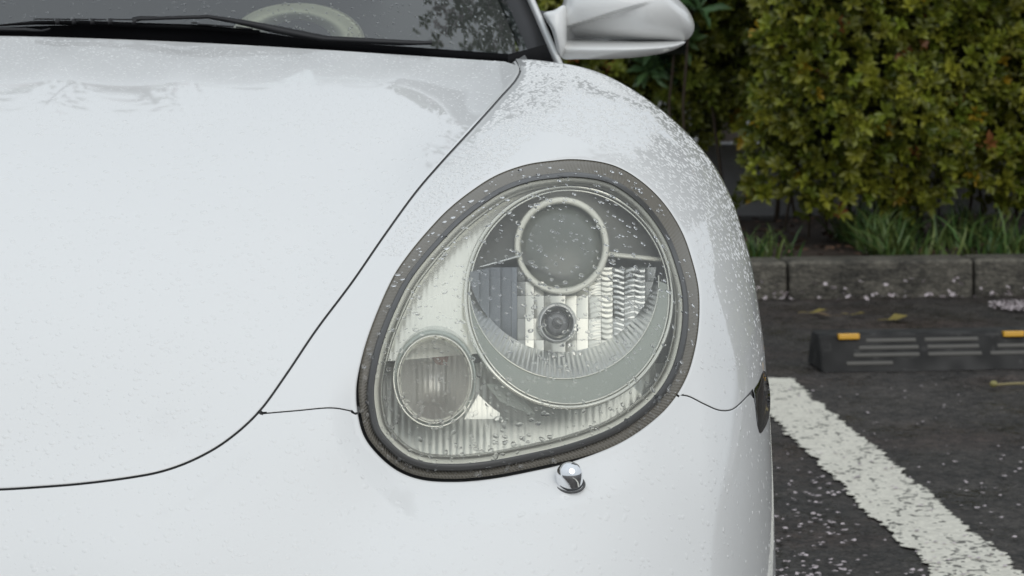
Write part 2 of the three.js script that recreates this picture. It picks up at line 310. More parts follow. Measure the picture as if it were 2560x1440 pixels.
// ---------------------------------------------------------------- the headlight
const lamp = new THREE.Group(); lamp.name = 'headlight'; car.add(lamp);
const lampPart = (name, g, m) => carPart(name, g, m, lamp);
const ring2 = (u, v, rx, ry, n = 96, from = 0, to = 2 * Math.PI) => Array.from({ length: n }, (_, i) => { const a = from + (to - from) * i / (to - from > 6.28 ? n : n - 1); return { x: u + rx * Math.cos(a), y: v + ry * Math.sin(a) }; });
const lift = (p, inset) => p.map((q) => P(q.x, q.y, inset));
const PX = 2.35 / FOCAL;                                          // metres to a photograph pixel at the headlight
{
  // fluted flange of the lens, its dark edge and the pale inner rim
  const band = (d) => (t, q) => d(q);
  const wide = (q) => 21 + 9 * smooth(900, 500, q.y) + 2 * smooth(1350, 1700, q.x), dark = (q) => wide(q) + lerp(13, 18, smooth(600, 1000, q.y));
  const big = resample(LAMP, 1.7, true), nB = normals2(big, true), flutes = [];
  let len = 0; const arc = big.map((p, i) => { const q = big[(i + big.length - 1) % big.length]; return (len += i ? Math.hypot(p.x - q.x, p.y - q.y) : 0); });
  for (let k = 0; k <= 4; k++) flutes.push(big.map((p, i) => { const e0 = -5 + 7 * smooth(800, 1060, p.y) * (1 - smooth(1350, 1600, p.x)), e = e0 + (wide(p) - e0) * k / 4, x = p.x + nB[i].x * e, y = p.y + nB[i].y * e, pitch = 8.6, c = Math.round(len / pitch), ph = (arc[i] / len * c + k * 0.45) * 2 * Math.PI, deep = k === 0 ? 0 : 0.0010 + 0.0016 * smooth(850, 1100, y); return P(x, y, 0.004 + deep * 0.5 * Math.sin(ph) + (k === 0 ? 0.003 : 0)); }));
  lampPart('lens_flange', rows(flutes, { closed: true, flip: true }), M.flange);
  const step = (a, b, list) => rows(list.map(([t, inset]) => big.map((p, i) => { const e = lerp(a(p), b(p), t); return P(p.x + nB[i].x * e, p.y + nB[i].y * e, inset); })), { closed: true, flip: true });
  lampPart('lens_seal', step(wide, dark, [[-0.02, 0.012], [0.0, 0.002], [0.12, -0.002], [0.35, -0.004], [0.8, -0.006], [1.0, -0.006], [1.05, 0.0]]), M.seal);
  const rim = (q) => dark(q) + 14, rim2 = (q) => dark(q) + 22;
  lampPart('lens_rim', step(dark, rim, [[-0.1, 0.001], [0.0, -0.001], [0.2, 0.001], [0.45, 0.004], [0.7, 0.008], [0.9, 0.014], [1, 0.022]]), M.creamPlastic);
  lampPart('inner_rim', step(rim, rim2, [[0, 0.024], [0.3, 0.0185], [0.6, 0.018], [0.85, 0.022], [1, 0.034]]), M.bright);
  const lensEdge = offset(LAMP, (t, q) => dark(q) - 6, true);
  lampPart('lens', panel(lensEdge, 14, (u, v) => P(u, v, -0.0045), N), M.lens);
  // the tub behind everything
  const tubEdge = resample(offset(LAMP, (t, q) => rim(q) + 4, true), 8, true);
  lampPart('housing', merge([rows([0.008, 0.03, 0.06, 0.1, 0.135].map((k) => tubEdge.map((p) => P(p.x, p.y, k))), { closed: true }), panel(tubEdge, 24, (u, v) => P(u, v, 0.135))]), M.cavity);
  // fluted reflector behind the lower left of the lens, around the main bowl and the turn signal
  const inner = offset(LAMP, (t, q) => rim2(q) + 1, true);
  const flute = (x, pitch) => { const k = (x / pitch) % 1; return 4 * (k - k * k); };
  const main = { u: 1422, v: 743, rx: 259, ry: 276 };
  const cut = (poly, keep) => { const out = resample(poly, 6, true).map((p) => ({ ...p })); return out.filter(keep); };
  const outBowl = (p, k = 1) => ((p.x - main.u) / main.rx) ** 2 + ((p.y - main.v) / main.ry) ** 2 > k;
  const leftPoly = [...cut(inner, (p) => outBowl(p, 0.97) && p.y < 905 && p.x < 1340), ...ring2(main.u, main.v, main.rx, main.ry, 60, Math.PI * 0.83, Math.PI * 1.42).filter((p) => p.y < 905)];
  // reflector panels: sheets of upright flutes
  const sheet = (poly, pitch, amp, inset, slope, name, m) => lampPart(name, panel(poly, 3.4, (u, v) => P(u, v, inset + slope * (v - 800) / 1000 - amp * flute(u, pitch))), m);
  sheet(leftPoly, 14, 0.00062, 0.026, 0.0, 'fluted_reflector', M.cream);
  const lowPoly = [...cut(inner, (p) => p.y > 905 && outBowl(p, 0.97)), ...ring2(main.u, main.v, main.rx, main.ry, 60, Math.PI * 0.17, Math.PI * 0.83).filter((p) => p.y > 905)].sort((a, b) => 0);
  { const dl = (u, v) => 2.345 + 0.5 * (D(u, v) - 2.26); lampPart('fluted_reflector', panel(lowPoly, 3.4, (u, v) => at(u, v, Math.max(dl(u, v), D(u, v) + 0.05) - 0.0005 * flute(u, 17))), mat({ color: rgb(0.68, 0.70, 0.665), metalness: 0.7, roughness: 0.32 })); }
  // bright wedge and cone low beside the turn signal
  const flatPart = (name, poly, inset, m, stepPx = 10, f = null) => lampPart(name, panel(pts2(poly), stepPx, (u, v) => P(u, v, f ? inset + f(u, v) : inset)), m);
  flatPart('reflector_facet', [[1196, 986], [1212, 1002], [1232, 1020], [1250, 1032], [1249, 1047], [1160, 1048]], 0.03, M.cream, 3.4, (u, v) => -0.0008 * flute(u, 13));
  flatPart('reflector_facet', [[1215, 960], [1250, 958], [1285, 985], [1312, 1000], [1338, 1036], [1316, 1030], [1280, 1018], [1248, 1002]], 0.03, M.crescent, 5, (u, v) => 0.0004 * Math.sin((u - v) / 4));
  // main bezel ring: two chrome hoops
  const hoop = (name, u, v, rx, ry, r, inset, m, n = 96) => lampPart(name, tube(lift(ring2(u, v, rx, ry, n), inset), r, 8, true), m);
  hoop('bezel_ring', main.u, main.v, 259, 276, 5.5 * PX, 0.018, M.bright);
  hoop('bezel_ring', main.u, main.v, 250, 267, 2.6 * PX, 0.02, M.bright);
  // matt crescent between the bezel ring and the bowl
  const bowl = { u: 1409, v: 702, rx: 238, ry: 245 };
  const lowOut = ring2(main.u, main.v, 249, 266, 90, -0.12, Math.PI + 0.12), lowIn = ring2(bowl.u, bowl.v, bowl.rx, bowl.ry, 90, 0.0, Math.PI);
  lampPart('bezel', rows([0, 0.03, 0.2, 0.5, 0.8, 0.97, 1].map((t) => lowOut.map((p, i) => P(lerp(p.x, lowIn[i].x, t), lerp(p.y, lowIn[i].y, t), 0.021 + 0.012 * t)))), M.crescent);
  lampPart('bowl_rim', tube(lift(ring2(bowl.u, bowl.v, bowl.rx, bowl.ry, 80, -0.05, Math.PI + 0.05), 0.032), 2.2 * PX, 6), M.bright);
  // fluted lip of the bowl
  const arcIn = ring2(1402, 640, 232, 240, 500, 0.30, Math.PI - 0.30), arcOut = ring2(bowl.u, bowl.v, bowl.rx - 2, bowl.ry - 2, 500, 0.03, Math.PI - 0.03);
  lampPart('fluted_lip', rows(Array.from({ length: 6 }, (_, k) => arcOut.map((p, i) => { const t = k / 5, q = arcIn[i]; return P(lerp(p.x, q.x, t), lerp(p.y, q.y, t), 0.036 + 0.034 * t + 0.0014 * Math.sin(i / 500 * 2 * Math.PI * 54) * (0.3 + 0.7 * Math.sin(Math.PI * t))); }))), M.mirror);
  // shroud round the projector, above the two wings
  const up = ring2(bowl.u, 722, 242, 252, 70, Math.PI * 1.06, Math.PI * 1.93);
  lampPart('shroud', panel([...up, { x: 1650, y: 660 }, { x: 1516, y: 645 }, { x: 1404, y: 700 }, { x: 1292, y: 652 }, { x: 1205, y: 676 }, { x: 1172, y: 684 }], 12, (u, v) => P(u, v, 0.052 + 0.00006 * Math.hypot(u - 1404, v - 615) * 0.2)), M.housing);
  const wing = (a, b, w) => { const n = 8, t = []; for (let k = 0; k <= n; k++) t.push(P(lerp(a[0], b[0], k / n), lerp(a[1], b[1], k / n), 0.04)); return rows([[-1, 0.008], [-0.7, 0], [0, -0.003], [0.7, 0], [1, 0.012]].map(([s, dz]) => t.map((p) => p.clone().add(V(0, -s * w * PX, -dz))))); };
  lampPart('chrome_wing', wing([1508, 636], [1654, 652], 7), M.creamPlastic);
  lampPart('chrome_wing', wing([1300, 640], [1200, 668], 4.5), M.mirror);
  // projector
  const disc = (u0, v0, k, ins) => (u, v) => D(u0, v0) + ins + k * (D(u, v) - D(u0, v0));
  const dp = disc(1404, 615, 0.55, 0.03);
  const prj = (q, dz = 0) => at(q.x, q.y, dp(q.x, q.y) + dz);
  const hoops = (list, u, v, f) => rows(list.map(([rx, ry, dz]) => [...ring2(u, v, rx, ry, 96), { x: u + rx, y: v }].map((q) => f(q, dz))));
  lampPart('projector_ring', hoops([[120, 123, 0.02], [119, 122, 0.004], [116, 119, 0.0005], [111, 114, -0.0008], [106, 109, 0.001], [103, 106, 0.004], [101, 104, 0.012], [100, 103, 0.03]], 1404, 615, prj), M.creamPlastic);
  lampPart('projector_lens', hoops(Array.from({ length: 13 }, (_, k) => { const t = 1 - k / 12; return [Math.max(0.2, 101 * t), Math.max(0.2, 104 * t), 0.014 - 0.022 * Math.sqrt(1 - 0.9 * t * t) + 0.007]; }), 1404, 615, prj), M.projector);
  // reflector of the lower lamp: separate facets
  const xs = [1174, 1199, 1224, 1252, 1278, 1293, 1313, 1335, 1360, 1414, 1442, 1471, 1503, 1532, 1561, 1587, 1613, 1644], ys = [668, 704, 739, 796, 850, 890], R1 = rng(11);
  const refl = ring2(bowl.u, 690, 236, 192, 80, 0.0, Math.PI);
  const bowlPoly = [{ x: 1172, y: 680 }, { x: 1292, y: 655 }, { x: 1404, y: 690 }, { x: 1516, y: 648 }, { x: 1648, y: 665 }, ...ring2(1404, 640, 238, 241, 60, 0.12, Math.PI - 0.12)];
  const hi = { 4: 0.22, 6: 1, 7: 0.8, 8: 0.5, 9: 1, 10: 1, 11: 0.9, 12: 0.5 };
  for (let i = 0; i + 1 < xs.length; i++) for (let j = 0; j + 1 < ys.length; j++) {
    let poly = bowlPoly; for (const [k, lim, s] of [['x', xs[i] + 0.45, -1], ['x', xs[i + 1] - 0.45, 1], ['y', ys[j] + 0.4, -1], ['y', (i < 5 ? 890 : ys[j + 1]) - 0.4, 1]]) poly = clipAxis(poly, k, lim, s);
    if (i < 5 && j > 0) continue;
    if (poly.length < 3) continue;
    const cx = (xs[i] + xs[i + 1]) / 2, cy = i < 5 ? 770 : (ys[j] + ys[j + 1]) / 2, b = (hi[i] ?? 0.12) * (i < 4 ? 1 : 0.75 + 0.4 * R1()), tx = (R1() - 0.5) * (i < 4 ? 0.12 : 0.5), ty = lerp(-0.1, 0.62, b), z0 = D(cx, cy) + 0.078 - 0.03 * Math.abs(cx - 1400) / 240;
    const wavy = i >= 11 && i < 16;
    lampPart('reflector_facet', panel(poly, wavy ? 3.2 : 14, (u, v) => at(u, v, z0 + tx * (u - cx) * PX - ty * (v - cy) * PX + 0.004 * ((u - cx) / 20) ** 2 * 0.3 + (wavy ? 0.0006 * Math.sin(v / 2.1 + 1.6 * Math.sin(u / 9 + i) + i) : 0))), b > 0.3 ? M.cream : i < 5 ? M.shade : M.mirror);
  }
  // bulb, its cap and the socket ring
  const db = disc(1393, 806, 0.2, 0.045), bl = (q, dz = 0) => at(q.x, q.y, db(q.x, q.y) + dz);
  lampPart('bulb_socket', hoops([[50, 52, 0.012], [46, 48, 0.0], [38, 40, 0.004], [35, 37, 0.02], [34, 36, 0.05]], 1393, 808, bl), M.mirror);
  lampPart('bulb', hoops(Array.from({ length: 9 }, (_, k) => { const t = k / 8 * Math.PI / 2; return [Math.max(0.2, 31 * Math.cos(t)), Math.max(0.2, 32 * Math.cos(t)), 0.014 - 0.018 * Math.sin(t)]; }), 1393, 808, bl), M.bulb);
  lampPart('bulb_cap', hoops([[15, 16, 0.002], [14, 15, -0.008], [9, 10, -0.0095], [0.2, 0.2, -0.0095]], 1393, 808, bl), M.smoked);
  // turn signal: barrel, glass rings, ribbed face, amber bulb
  const ts = { u: 1087, v: 949 }, dt = disc(ts.u, ts.v, 0.45, 0.022), tp = (q, dz = 0) => at(q.x, q.y, dt(q.x, q.y) + dz);
  lampPart('signal_barrel', hoops([[93, 106, 0.004], [99, 116, 0.0], [103, 121, 0.002], [105, 123, 0.012], [104, 122, 0.034], [103, 121, 0.06]], ts.u, ts.v, (q, dz) => tp(q, dz).add(V(0, dz * 0.16, 0))), M.barrel);
  hoop('signal_ring', ts.u, ts.v - 4, 103, 122, 2.2 * PX, 0.024, M.bright);
  lampPart('signal_ring', hoops([[96, 112, -0.0012], [94, 110, -0.003], [91, 107, -0.003], [89, 105, 0.0]], ts.u, ts.v, tp), M.bright);
  const R2 = rng(5), dash = [];
  for (let k = 0; k < 26; k++) { const a = k / 26 * 2 * Math.PI, w = 0.07 + 0.07 * R2(); dash.push(rows([86, 91].map((r) => Array.from({ length: 5 }, (_, i) => { const t = a + w * (i / 4 - 0.5) * 2; return tp({ x: ts.u + r * Math.cos(t), y: ts.v + r * 1.165 * Math.sin(t) }, 0.001 + (r > 88 ? 0.0 : 0.004)); })))); }
  lampPart('signal_glint_ring', merge(dash), M.creamPlastic);
  lampPart('signal_lens', panel(ring2(ts.u, ts.v, 87, 101, 80), 2.6, (u, v) => tp({ x: u, y: v }, 0.006 - 0.0010 * flute(u, 15))), M.signal);
  lampPart('signal_cup', panel(ring2(ts.u, ts.v, 88, 102, 80), 3, (u, v) => tp({ x: u, y: v }, 0.012 + 0.03 * Math.max(0, 1 - ((u - ts.u) / 88) ** 2 - ((v - ts.v) / 102) ** 2) + 0.0008 * flute(u, 13.5) + (Math.abs(u - 1078) < 36 && v > 905 && v < 1010 ? 0.004 : 0))), mat({ color: rgb(0.62, 0.61, 0.58), metalness: 0.75, roughness: 0.32 }));
  const ab = new THREE.SphereGeometry(0.009, 20, 14); ab.scale(1, 1.25, 1.6); const pb = tp({ x: 1102, y: 884 }, 0.034); ab.translate(pb.x, pb.y, pb.z);
  lampPart('signal_bulb', ab, M.amber);
}

// chrome cap of the headlight washer and the dark side marker lamp
{
  const base = P(1423, 1212, 0.004), n = N(1423, 1212), axis = V(0, 0.93, 0.36).normalize();
  const pr = [[0.0, 0.0135 + 0.012], [0.003, 0.0132 + 0.012], [0.0062, 0.0118 + 0.012], [0.0092, 0.0092 + 0.012], [0.0112, 0.0058 + 0.012], [0.0122, 0.0022 + 0.012], [0.0126, 0.010], [0.0128, 0.004], [0.0129, -0.006]].reverse().map(([x, y]) => new THREE.Vector2(x, y));
  const g = new THREE.LatheGeometry(pr, 40); g.scale(1, 0.92, 1); g.applyQuaternion(new THREE.Quaternion().setFromUnitVectors(V(0, 1, 0), axis)); g.translate(base.x, base.y, base.z);
  const w = new THREE.Group(); w.name = 'headlight_washer'; car.add(w);
  carPart('washer_cap', g, M.chrome, w);
  const ringG = new THREE.TorusGeometry(0.0142, 0.0011, 8, 48); ringG.applyQuaternion(new THREE.Quaternion().setFromUnitVectors(V(0, 0, 1), axis.clone().lerp(n, 0.35).normalize())); const c = P(1423, 1208, 0.0005); ringG.translate(c.x, c.y, c.z);
  carPart('washer_rim', ringG, M.gap, w);
  const LIMBX = [...LIMB, { x: 1000, y: 1900 }, { x: 1000, y: 100 }];
  const poly = spline([[1886, 976], [1897, 955], [1911, 926], [1918, 940], [1924, 970], [1926, 1005], [1923, 1040], [1914, 1066], [1902, 1083], [1896, 1068], [1890, 1020]], 90, true);
  const zM = (u, v) => { let x = u; while (!inside(LIMBX, x, v) || distTo(LIMB, x, v)[0] < 1.2) x -= 1; return D(x, v) - 0.004; };
  const mk = panel(poly, 5, (u, v) => { const d = inside(poly, u, v) ? distTo(poly, u, v, true)[0] : 0; return at(u, v, zM(u, v) - 0.006 * Math.sqrt(1 - (1 - clamp(d / 14)) ** 2)); });
  const wall = rows([0, 0.012].map((k) => poly.map((p) => at(lerp(p.x, 1905, k * 6), lerp(p.y, 1005, k * 3), zM(p.x, p.y) + k))), { closed: true });
  const s = new THREE.Group(); s.name = 'side_marker'; car.add(s);
  carPart('marker_lens', mk, M.smoked, s); carPart('marker_body', wall, M.black, s);
}

// windscreen, cowl, wipers, pillar, mirror
const CX = (z) => centreX(z);
let screenPoint;
{
  const R0 = at(1376, 156, 3.46), C0 = V(CX(3.27), 0.868, -3.27), ax = V(Math.cos(CAR_YAW), 0, -Math.sin(CAR_YAW)), back = V(-Math.sin(CAR_YAW), 0, -Math.cos(CAR_YAW));
  const half = R0.clone().sub(C0), reach = half.dot(ax), depthGain = half.dot(back), rise = R0.y - C0.y;
  const base = (s) => C0.clone().addScaledVector(ax, reach * s).addScaledVector(back, depthGain * Math.abs(s) ** 2.4).add(V(0, rise * s * s, 0));
  const top = (s) => base(s * 0.80).add(V(0, 0.41, 0)).addScaledVector(back, 0.66);
  const pt = (s, t) => base(s).lerp(top(s), t).add(V(0, 0.03 * Math.sin(Math.PI * t), 0));
  screenPoint = pt;
  const S = Array.from({ length: 61 }, (_, i) => -1 + i / 30), T = Array.from({ length: 25 }, (_, i) => -0.04 + i / 24 * 1.04);
  carPart('windscreen', rows(T.map((t) => S.map((s) => pt(s, t))), { flip: false }), M.glass);


  const pillar = (s, m, w0, w1, dz, name) => carPart(name, rows([[w0, 0.012], [w0, -dz], [(w0 + w1) / 2, -dz - 0.004], [w1, -dz], [w1, 0.02]].map(([w, d]) => T.map((t) => pt(s, t).addScaledVector(ax, w * s).add(V(0, -d * 0.6, -d * 0.8))))), m);
  pillar(1, M.paint, 0.004, 0.013, 0.016, 'windscreen_frame');
  pillar(1, M.rubber, -0.034, 0.0035, 0.006, 'windscreen_seal');
  pillar(-1, M.paint, 0.004, 0.013, 0.016, 'windscreen_frame');
  // inside
  const ins = new THREE.Group(); ins.name = 'interior'; car.add(ins);
  carPart('dashboard', rows([[0.02, -0.05, 0.02], [0.03, 0.0, 0.16], [0.03, 0.01, 0.34], [-0.02, -0.02, 0.48], [-0.25, -0.2, 0.5]].map(([, y, b]) => S.map((s) => base(s * 0.97).addScaledVector(back, b).add(V(0, y - 0.035, 0))))), mat({ color: rgb(0.05, 0.055, 0.055), roughness: 0.8 }), ins);
  const bA = []; for (let k = 0; k <= 24; k++) { const a = Math.PI * k / 24; bA.push(at(735 - 165 * Math.cos(a), 108 - 100 * Math.sin(a), 3.50)); }
  carPart('instrument_hood', rows([[1, 0], [1, -0.12], [1, 0], [0.58, -0.02], [0.57, -0.12]].map(([k, dz]) => bA.map((p) => at(735, 108, 3.50).lerp(p, k).add(V(0, 0, dz))))), mat({ color: rgb(0.72, 0.66, 0.50), roughness: 0.8 }), ins);
  carPart('seat_wall', rows([0, 0.5, 1].map((t) => [-1, 0, 1].map((s) => base(s * 1.12).addScaledVector(back, 1.35 + t * 0.1 - 0.5 * Math.abs(s) * 0).add(V(0, -0.35 + t * 0.6, 0))))), mat({ color: rgb(0.06, 0.06, 0.058), roughness: 0.9 }), ins);
  // cowl: black panel between the bonnet and the glass
  carPart('cowl_panel', rows([[-0.09, -0.05], [-0.085, -0.018], [-0.05, -0.008], [-0.012, 0.001], [0.02, 0.009], [0.05, 0.012]].map(([b, y]) => S.map((s) => base(s).addScaledVector(back, b).add(V(0, y - 0.004, 0))))), M.black);
  const roof = []; for (let k = 0; k <= 8; k++) { const b = k / 8; roof.push(S.map((s) => top(s).addScaledVector(back, b * 1.25).add(V(0, 0.04 * Math.sin(Math.PI * Math.min(1, b * 1.1)) - 0.42 * b ** 3 - 0.25 * Math.abs(s) ** 6, 0)))); }
  carPart('soft_top', rows(roof, { flip: true }), mat({ color: rgb(0.02, 0.02, 0.022), roughness: 0.9 }));
}

{
  // a flat bar along picture points at a given depth, with thickness
  const bar = (top, bottom, z, thick) => { const A = top.map(([x, y]) => at(x, y, z)), B = bottom.map(([x, y]) => at(x, y, z)); const b = (p, k) => p.clone().add(V(0, 0, k)); return rows([A.map((p) => b(p, -thick)), A, B, B.map((p) => b(p, -thick))]); };
  const wiper = new THREE.Group(); wiper.name = 'wiper'; car.add(wiper);
  carPart('arm', bar([[330, 44], [350, 40], [400, 41], [520, 37], [600, 48], [700, 66], [820, 90], [1010, 100], [1080, 103]], [[330, 56], [350, 52], [400, 50], [520, 47], [590, 60], [690, 84], [800, 104], [1000, 114], [1080, 112]], 3.24, 0.014), M.rubber, wiper);
  carPart('blade', bar([[-60, 66], [0, 61], [84, 52], [200, 51], [330, 56], [500, 62], [650, 76]], [[-60, 70], [0, 66], [90, 62], [200, 63], [330, 68], [500, 74], [650, 86]], 3.25, 0.01), M.black, wiper);
  for (const [x0, x1, y, dy] of [[84, 136, 46, 0], [148, 176, 46.5, 0], [186, 222, 46.5, 0], [232, 266, 47, 0], [278, 330, 47, 0], [478, 494, 55, 1], [494, 538, 59, 2], [540, 584, 62, 3], [590, 632, 66, 5]]) carPart('blade_clip', bar([[x0, y], [x1, y + dy]], [[x0, y + 3.5], [x1, y + dy + 3.5]], 3.235, 0.012), M.rubber, wiper);
  for (const x of [138, 180, 226, 270, 330]) carPart('blade_clip', bar([[x, 46], [x + 11, 46]], [[x, 61], [x + 11, 61]], 3.236, 0.012), M.rubber, wiper);
  carPart('cowl_screen', bar([[-900, 66], [-300, 66], [0, 68], [130, 64], [330, 60], [480, 61], [620, 76], [800, 103], [1000, 116], [1270, 136]], [[-900, 100], [-300, 100], [0, 100], [130, 104], [330, 110], [480, 112], [620, 120], [800, 130], [1000, 144], [1270, 160]], 3.262, 0.02), mat({ color: rgb(0.008, 0.008, 0.009), roughness: 0.95, specularIntensity: 0.2 }));
  carPart('corner_trim', bar([[1262, 138], [1310, 126], [1345, 116], [1366, 110]], [[1262, 166], [1310, 168], [1350, 168], [1386, 166]], 3.40, 0.015), M.black);
  const w2 = new THREE.Group(); w2.name = 'wiper'; car.add(w2);
  carPart('arm', bar([[-400, 60], [-200, 66], [0, 68], [60, 70], [100, 75], [124, 70]], [[-400, 74], [-200, 76], [0, 79], [60, 79], [110, 80], [128, 73]], 3.22, 0.012), M.rubber, w2);
}
// door mirror
{
  const mg = new THREE.Group(); mg.name = 'door_mirror'; car.add(mg);
  const puff = (list, z0, front, back, E, extra = () => 0, n = 160, step = 3.5) => {
    const poly = spline(list, n, true), e = (u, v) => (inside(poly, u, v) ? distTo(poly, u, v, true)[0] : 0), q = (d) => Math.sqrt(Math.max(0, 1 - (1 - clamp(d / E)) ** 2));
    const xm = (Math.min(...poly.map((p) => p.x)) + Math.max(...poly.map((p) => p.x))) / 2, ym = (Math.min(...poly.map((p) => p.y)) + Math.max(...poly.map((p) => p.y))) / 2, hw = xm - Math.min(...poly.map((p) => p.x)), hh = ym - Math.min(...poly.map((p) => p.y));
    const f = panel(poly, step, (u, v) => at(u, v, z0 - front * (0.45 * q(e(u, v)) + 0.8 * Math.max(-0.3, 1 - ((u - xm) / hw) ** 2 * 0.8 - ((v - ym) / hh) ** 2 * 0.8) * q(e(u, v))) + extra(u, v) * clamp(e(u, v) / 6)));
    const edge = rows([0, 0.2, 0.4, 0.6, 0.8, 1].map((t) => poly.map((p) => { const c = { x: lerp(p.x, 1560, 0.25 * t * t), y: lerp(p.y, 50, 0.25 * t * t) }; return at(c.x, c.y, z0 + back * t); })), { closed: true });
    return mergeVertices(merge([f, edge]), 1e-5);
  };
  const shell = puff([[1358, 34], [1380, 27], [1402, 19], [1411, -6], [1432, -52], [1500, -78], [1580, -76], [1650, -46], [1695, -4], [1723, 28], [1736, 62], [1732, 84], [1714, 101], [1640, 103.5], [1540, 103], [1440, 103], [1404, 108], [1393, 112], [1378, 74]], 3.52, 0.075, 0.07, 30,
    (u, v) => { const top = lerp(70, 18, (u - 1410) / 175), k = smooth(top - 2, top + 2.5, v) * smooth(1409, 1414, u) * (1 - smooth(1440, 1640, u)); return 0.05 * k; });
  carPart('mirror_shell', shell, M.paint, mg);
  const foot = puff([[1392, 101.5], [1440, 101.5], [1560, 102.5], [1680, 103.5], [1714, 105], [1700, 117], [1670, 130], [1620, 140], [1550, 146.5], [1450, 148], [1406, 146], [1397, 130]], 3.49, 0.05, 0.06, 22);
  carPart('mirror_foot', foot, M.paint, mg);
  const arm = puff([[1360, 34], [1384, 25], [1411, 14], [1417, 60], [1415, 110], [1404, 143], [1396, 134], [1380, 78]], 3.455, 0.02, 0.1, 10);
  carPart('mirror_arm', arm, M.paint, mg);
  const gas = puff([[1342, 26], [1364, 36], [1380, 62], [1392, 100], [1399, 138], [1394, 147], [1382, 149], [1374, 120], [1362, 80], [1348, 50]], 3.56, 0.03, 0.05, 12);
  carPart('mirror_gasket', gas, M.rubber, mg);
}

// the other side of the front: the same panels and lamp, handed
{
  const ax = V(Math.cos(CAR_YAW), 0, -Math.sin(CAR_YAW)), c = V(-0.62, 0, -2.1), k = c.dot(ax);
  const flip = new THREE.Matrix4().set(1 - 2 * ax.x * ax.x, 0, -2 * ax.x * ax.z, 2 * k * ax.x, 0, 1, 0, 0, -2 * ax.x * ax.z, 0, 1 - 2 * ax.z * ax.z, 2 * k * ax.z, 0, 0, 0, 1);
  for (const p of [...car.children]) if (['front_fender', 'front_bumper', 'inner_panel', 'headlight', 'headlight_washer', 'side_marker', 'door_mirror'].includes(p.name)) { const q = p.clone(); q.applyMatrix4(flip); car.add(q); }
}
// ---------------------------------------------------------------- ground
const KERB_YAW = 0.115, K0 = ground(2205, 744), toKerb = (s, y, t) => V(K0.x + s * Math.cos(KERB_YAW) - t * Math.sin(KERB_YAW), y, K0.z - s * Math.sin(KERB_YAW) - t * Math.cos(KERB_YAW));
{
  const col = texture(512, (x, y, i, j) => { const r = RT(); const k = 0.5 + 0.5 * (TN(x, y, 9) * 0.5 + TN(x, y, 40) * 0.9 + TN(x, y, 110) * 1.1); const a = 0.22 + 0.16 * k + 0.10 * (r - 0.5) + (r > 0.985 ? 0.25 : 0); return [a, a * 0.975, a * 0.95]; }, true);
  const bmp = texture(512, (x, y) => { const k = 0.5 + 0.35 * TN(x, y, 60) + 0.45 * TN(x, y, 130); return [k, k, k]; });
  const rgh = texture(256, (x, y) => { const k = 0.52 + 0.25 * TN(x, y, 5) + 0.2 * TN(x, y, 30); return [k, k, k]; });
  const asphalt = mat({ color: rgb(0.50, 0.465, 0.44), map: col, bumpMap: bmp, bumpScale: 0.004, roughnessMap: rgh, roughness: 1, vertexColors: true });
  const g = new THREE.PlaneGeometry(80, 60, 300, 300); g.rotateX(-Math.PI / 2); g.translate(0, 0, -1);
  const p = g.attributes.position, uv = g.attributes.uv, c = [];
  for (let i = 0; i < p.count; i++) {                          // finer near the middle
    let x = p.getX(i), z = p.getZ(i) + 1; x = Math.sign(x) * 40 * Math.abs(x / 40) ** 2.2; z = Math.sign(z) * 30 * Math.abs(z / 30) ** 2.2 - 5; p.setXYZ(i, x, 0, z);
    uv.setXY(i, x / 0.7, z / 0.7);
    const k = smooth(-0.05, 0.3, fbm(x * 1.3, z * 1.9, 3)), b = 1 + 0.35 * fbm(x * 0.8 + 9, z * 1.1, 1);
    c.push(b * lerp(1, 1.12, k), b * lerp(1, 0.93, k), b * lerp(1, 0.88, k));
  }
  g.setAttribute('color', new THREE.Float32BufferAttribute(c, 3)); g.computeVertexNormals();
  tag(mesh('asphalt_ground', g, asphalt), 'dark wet asphalt of the parking place strewn with petals', 'ground', null, 'structure');
}
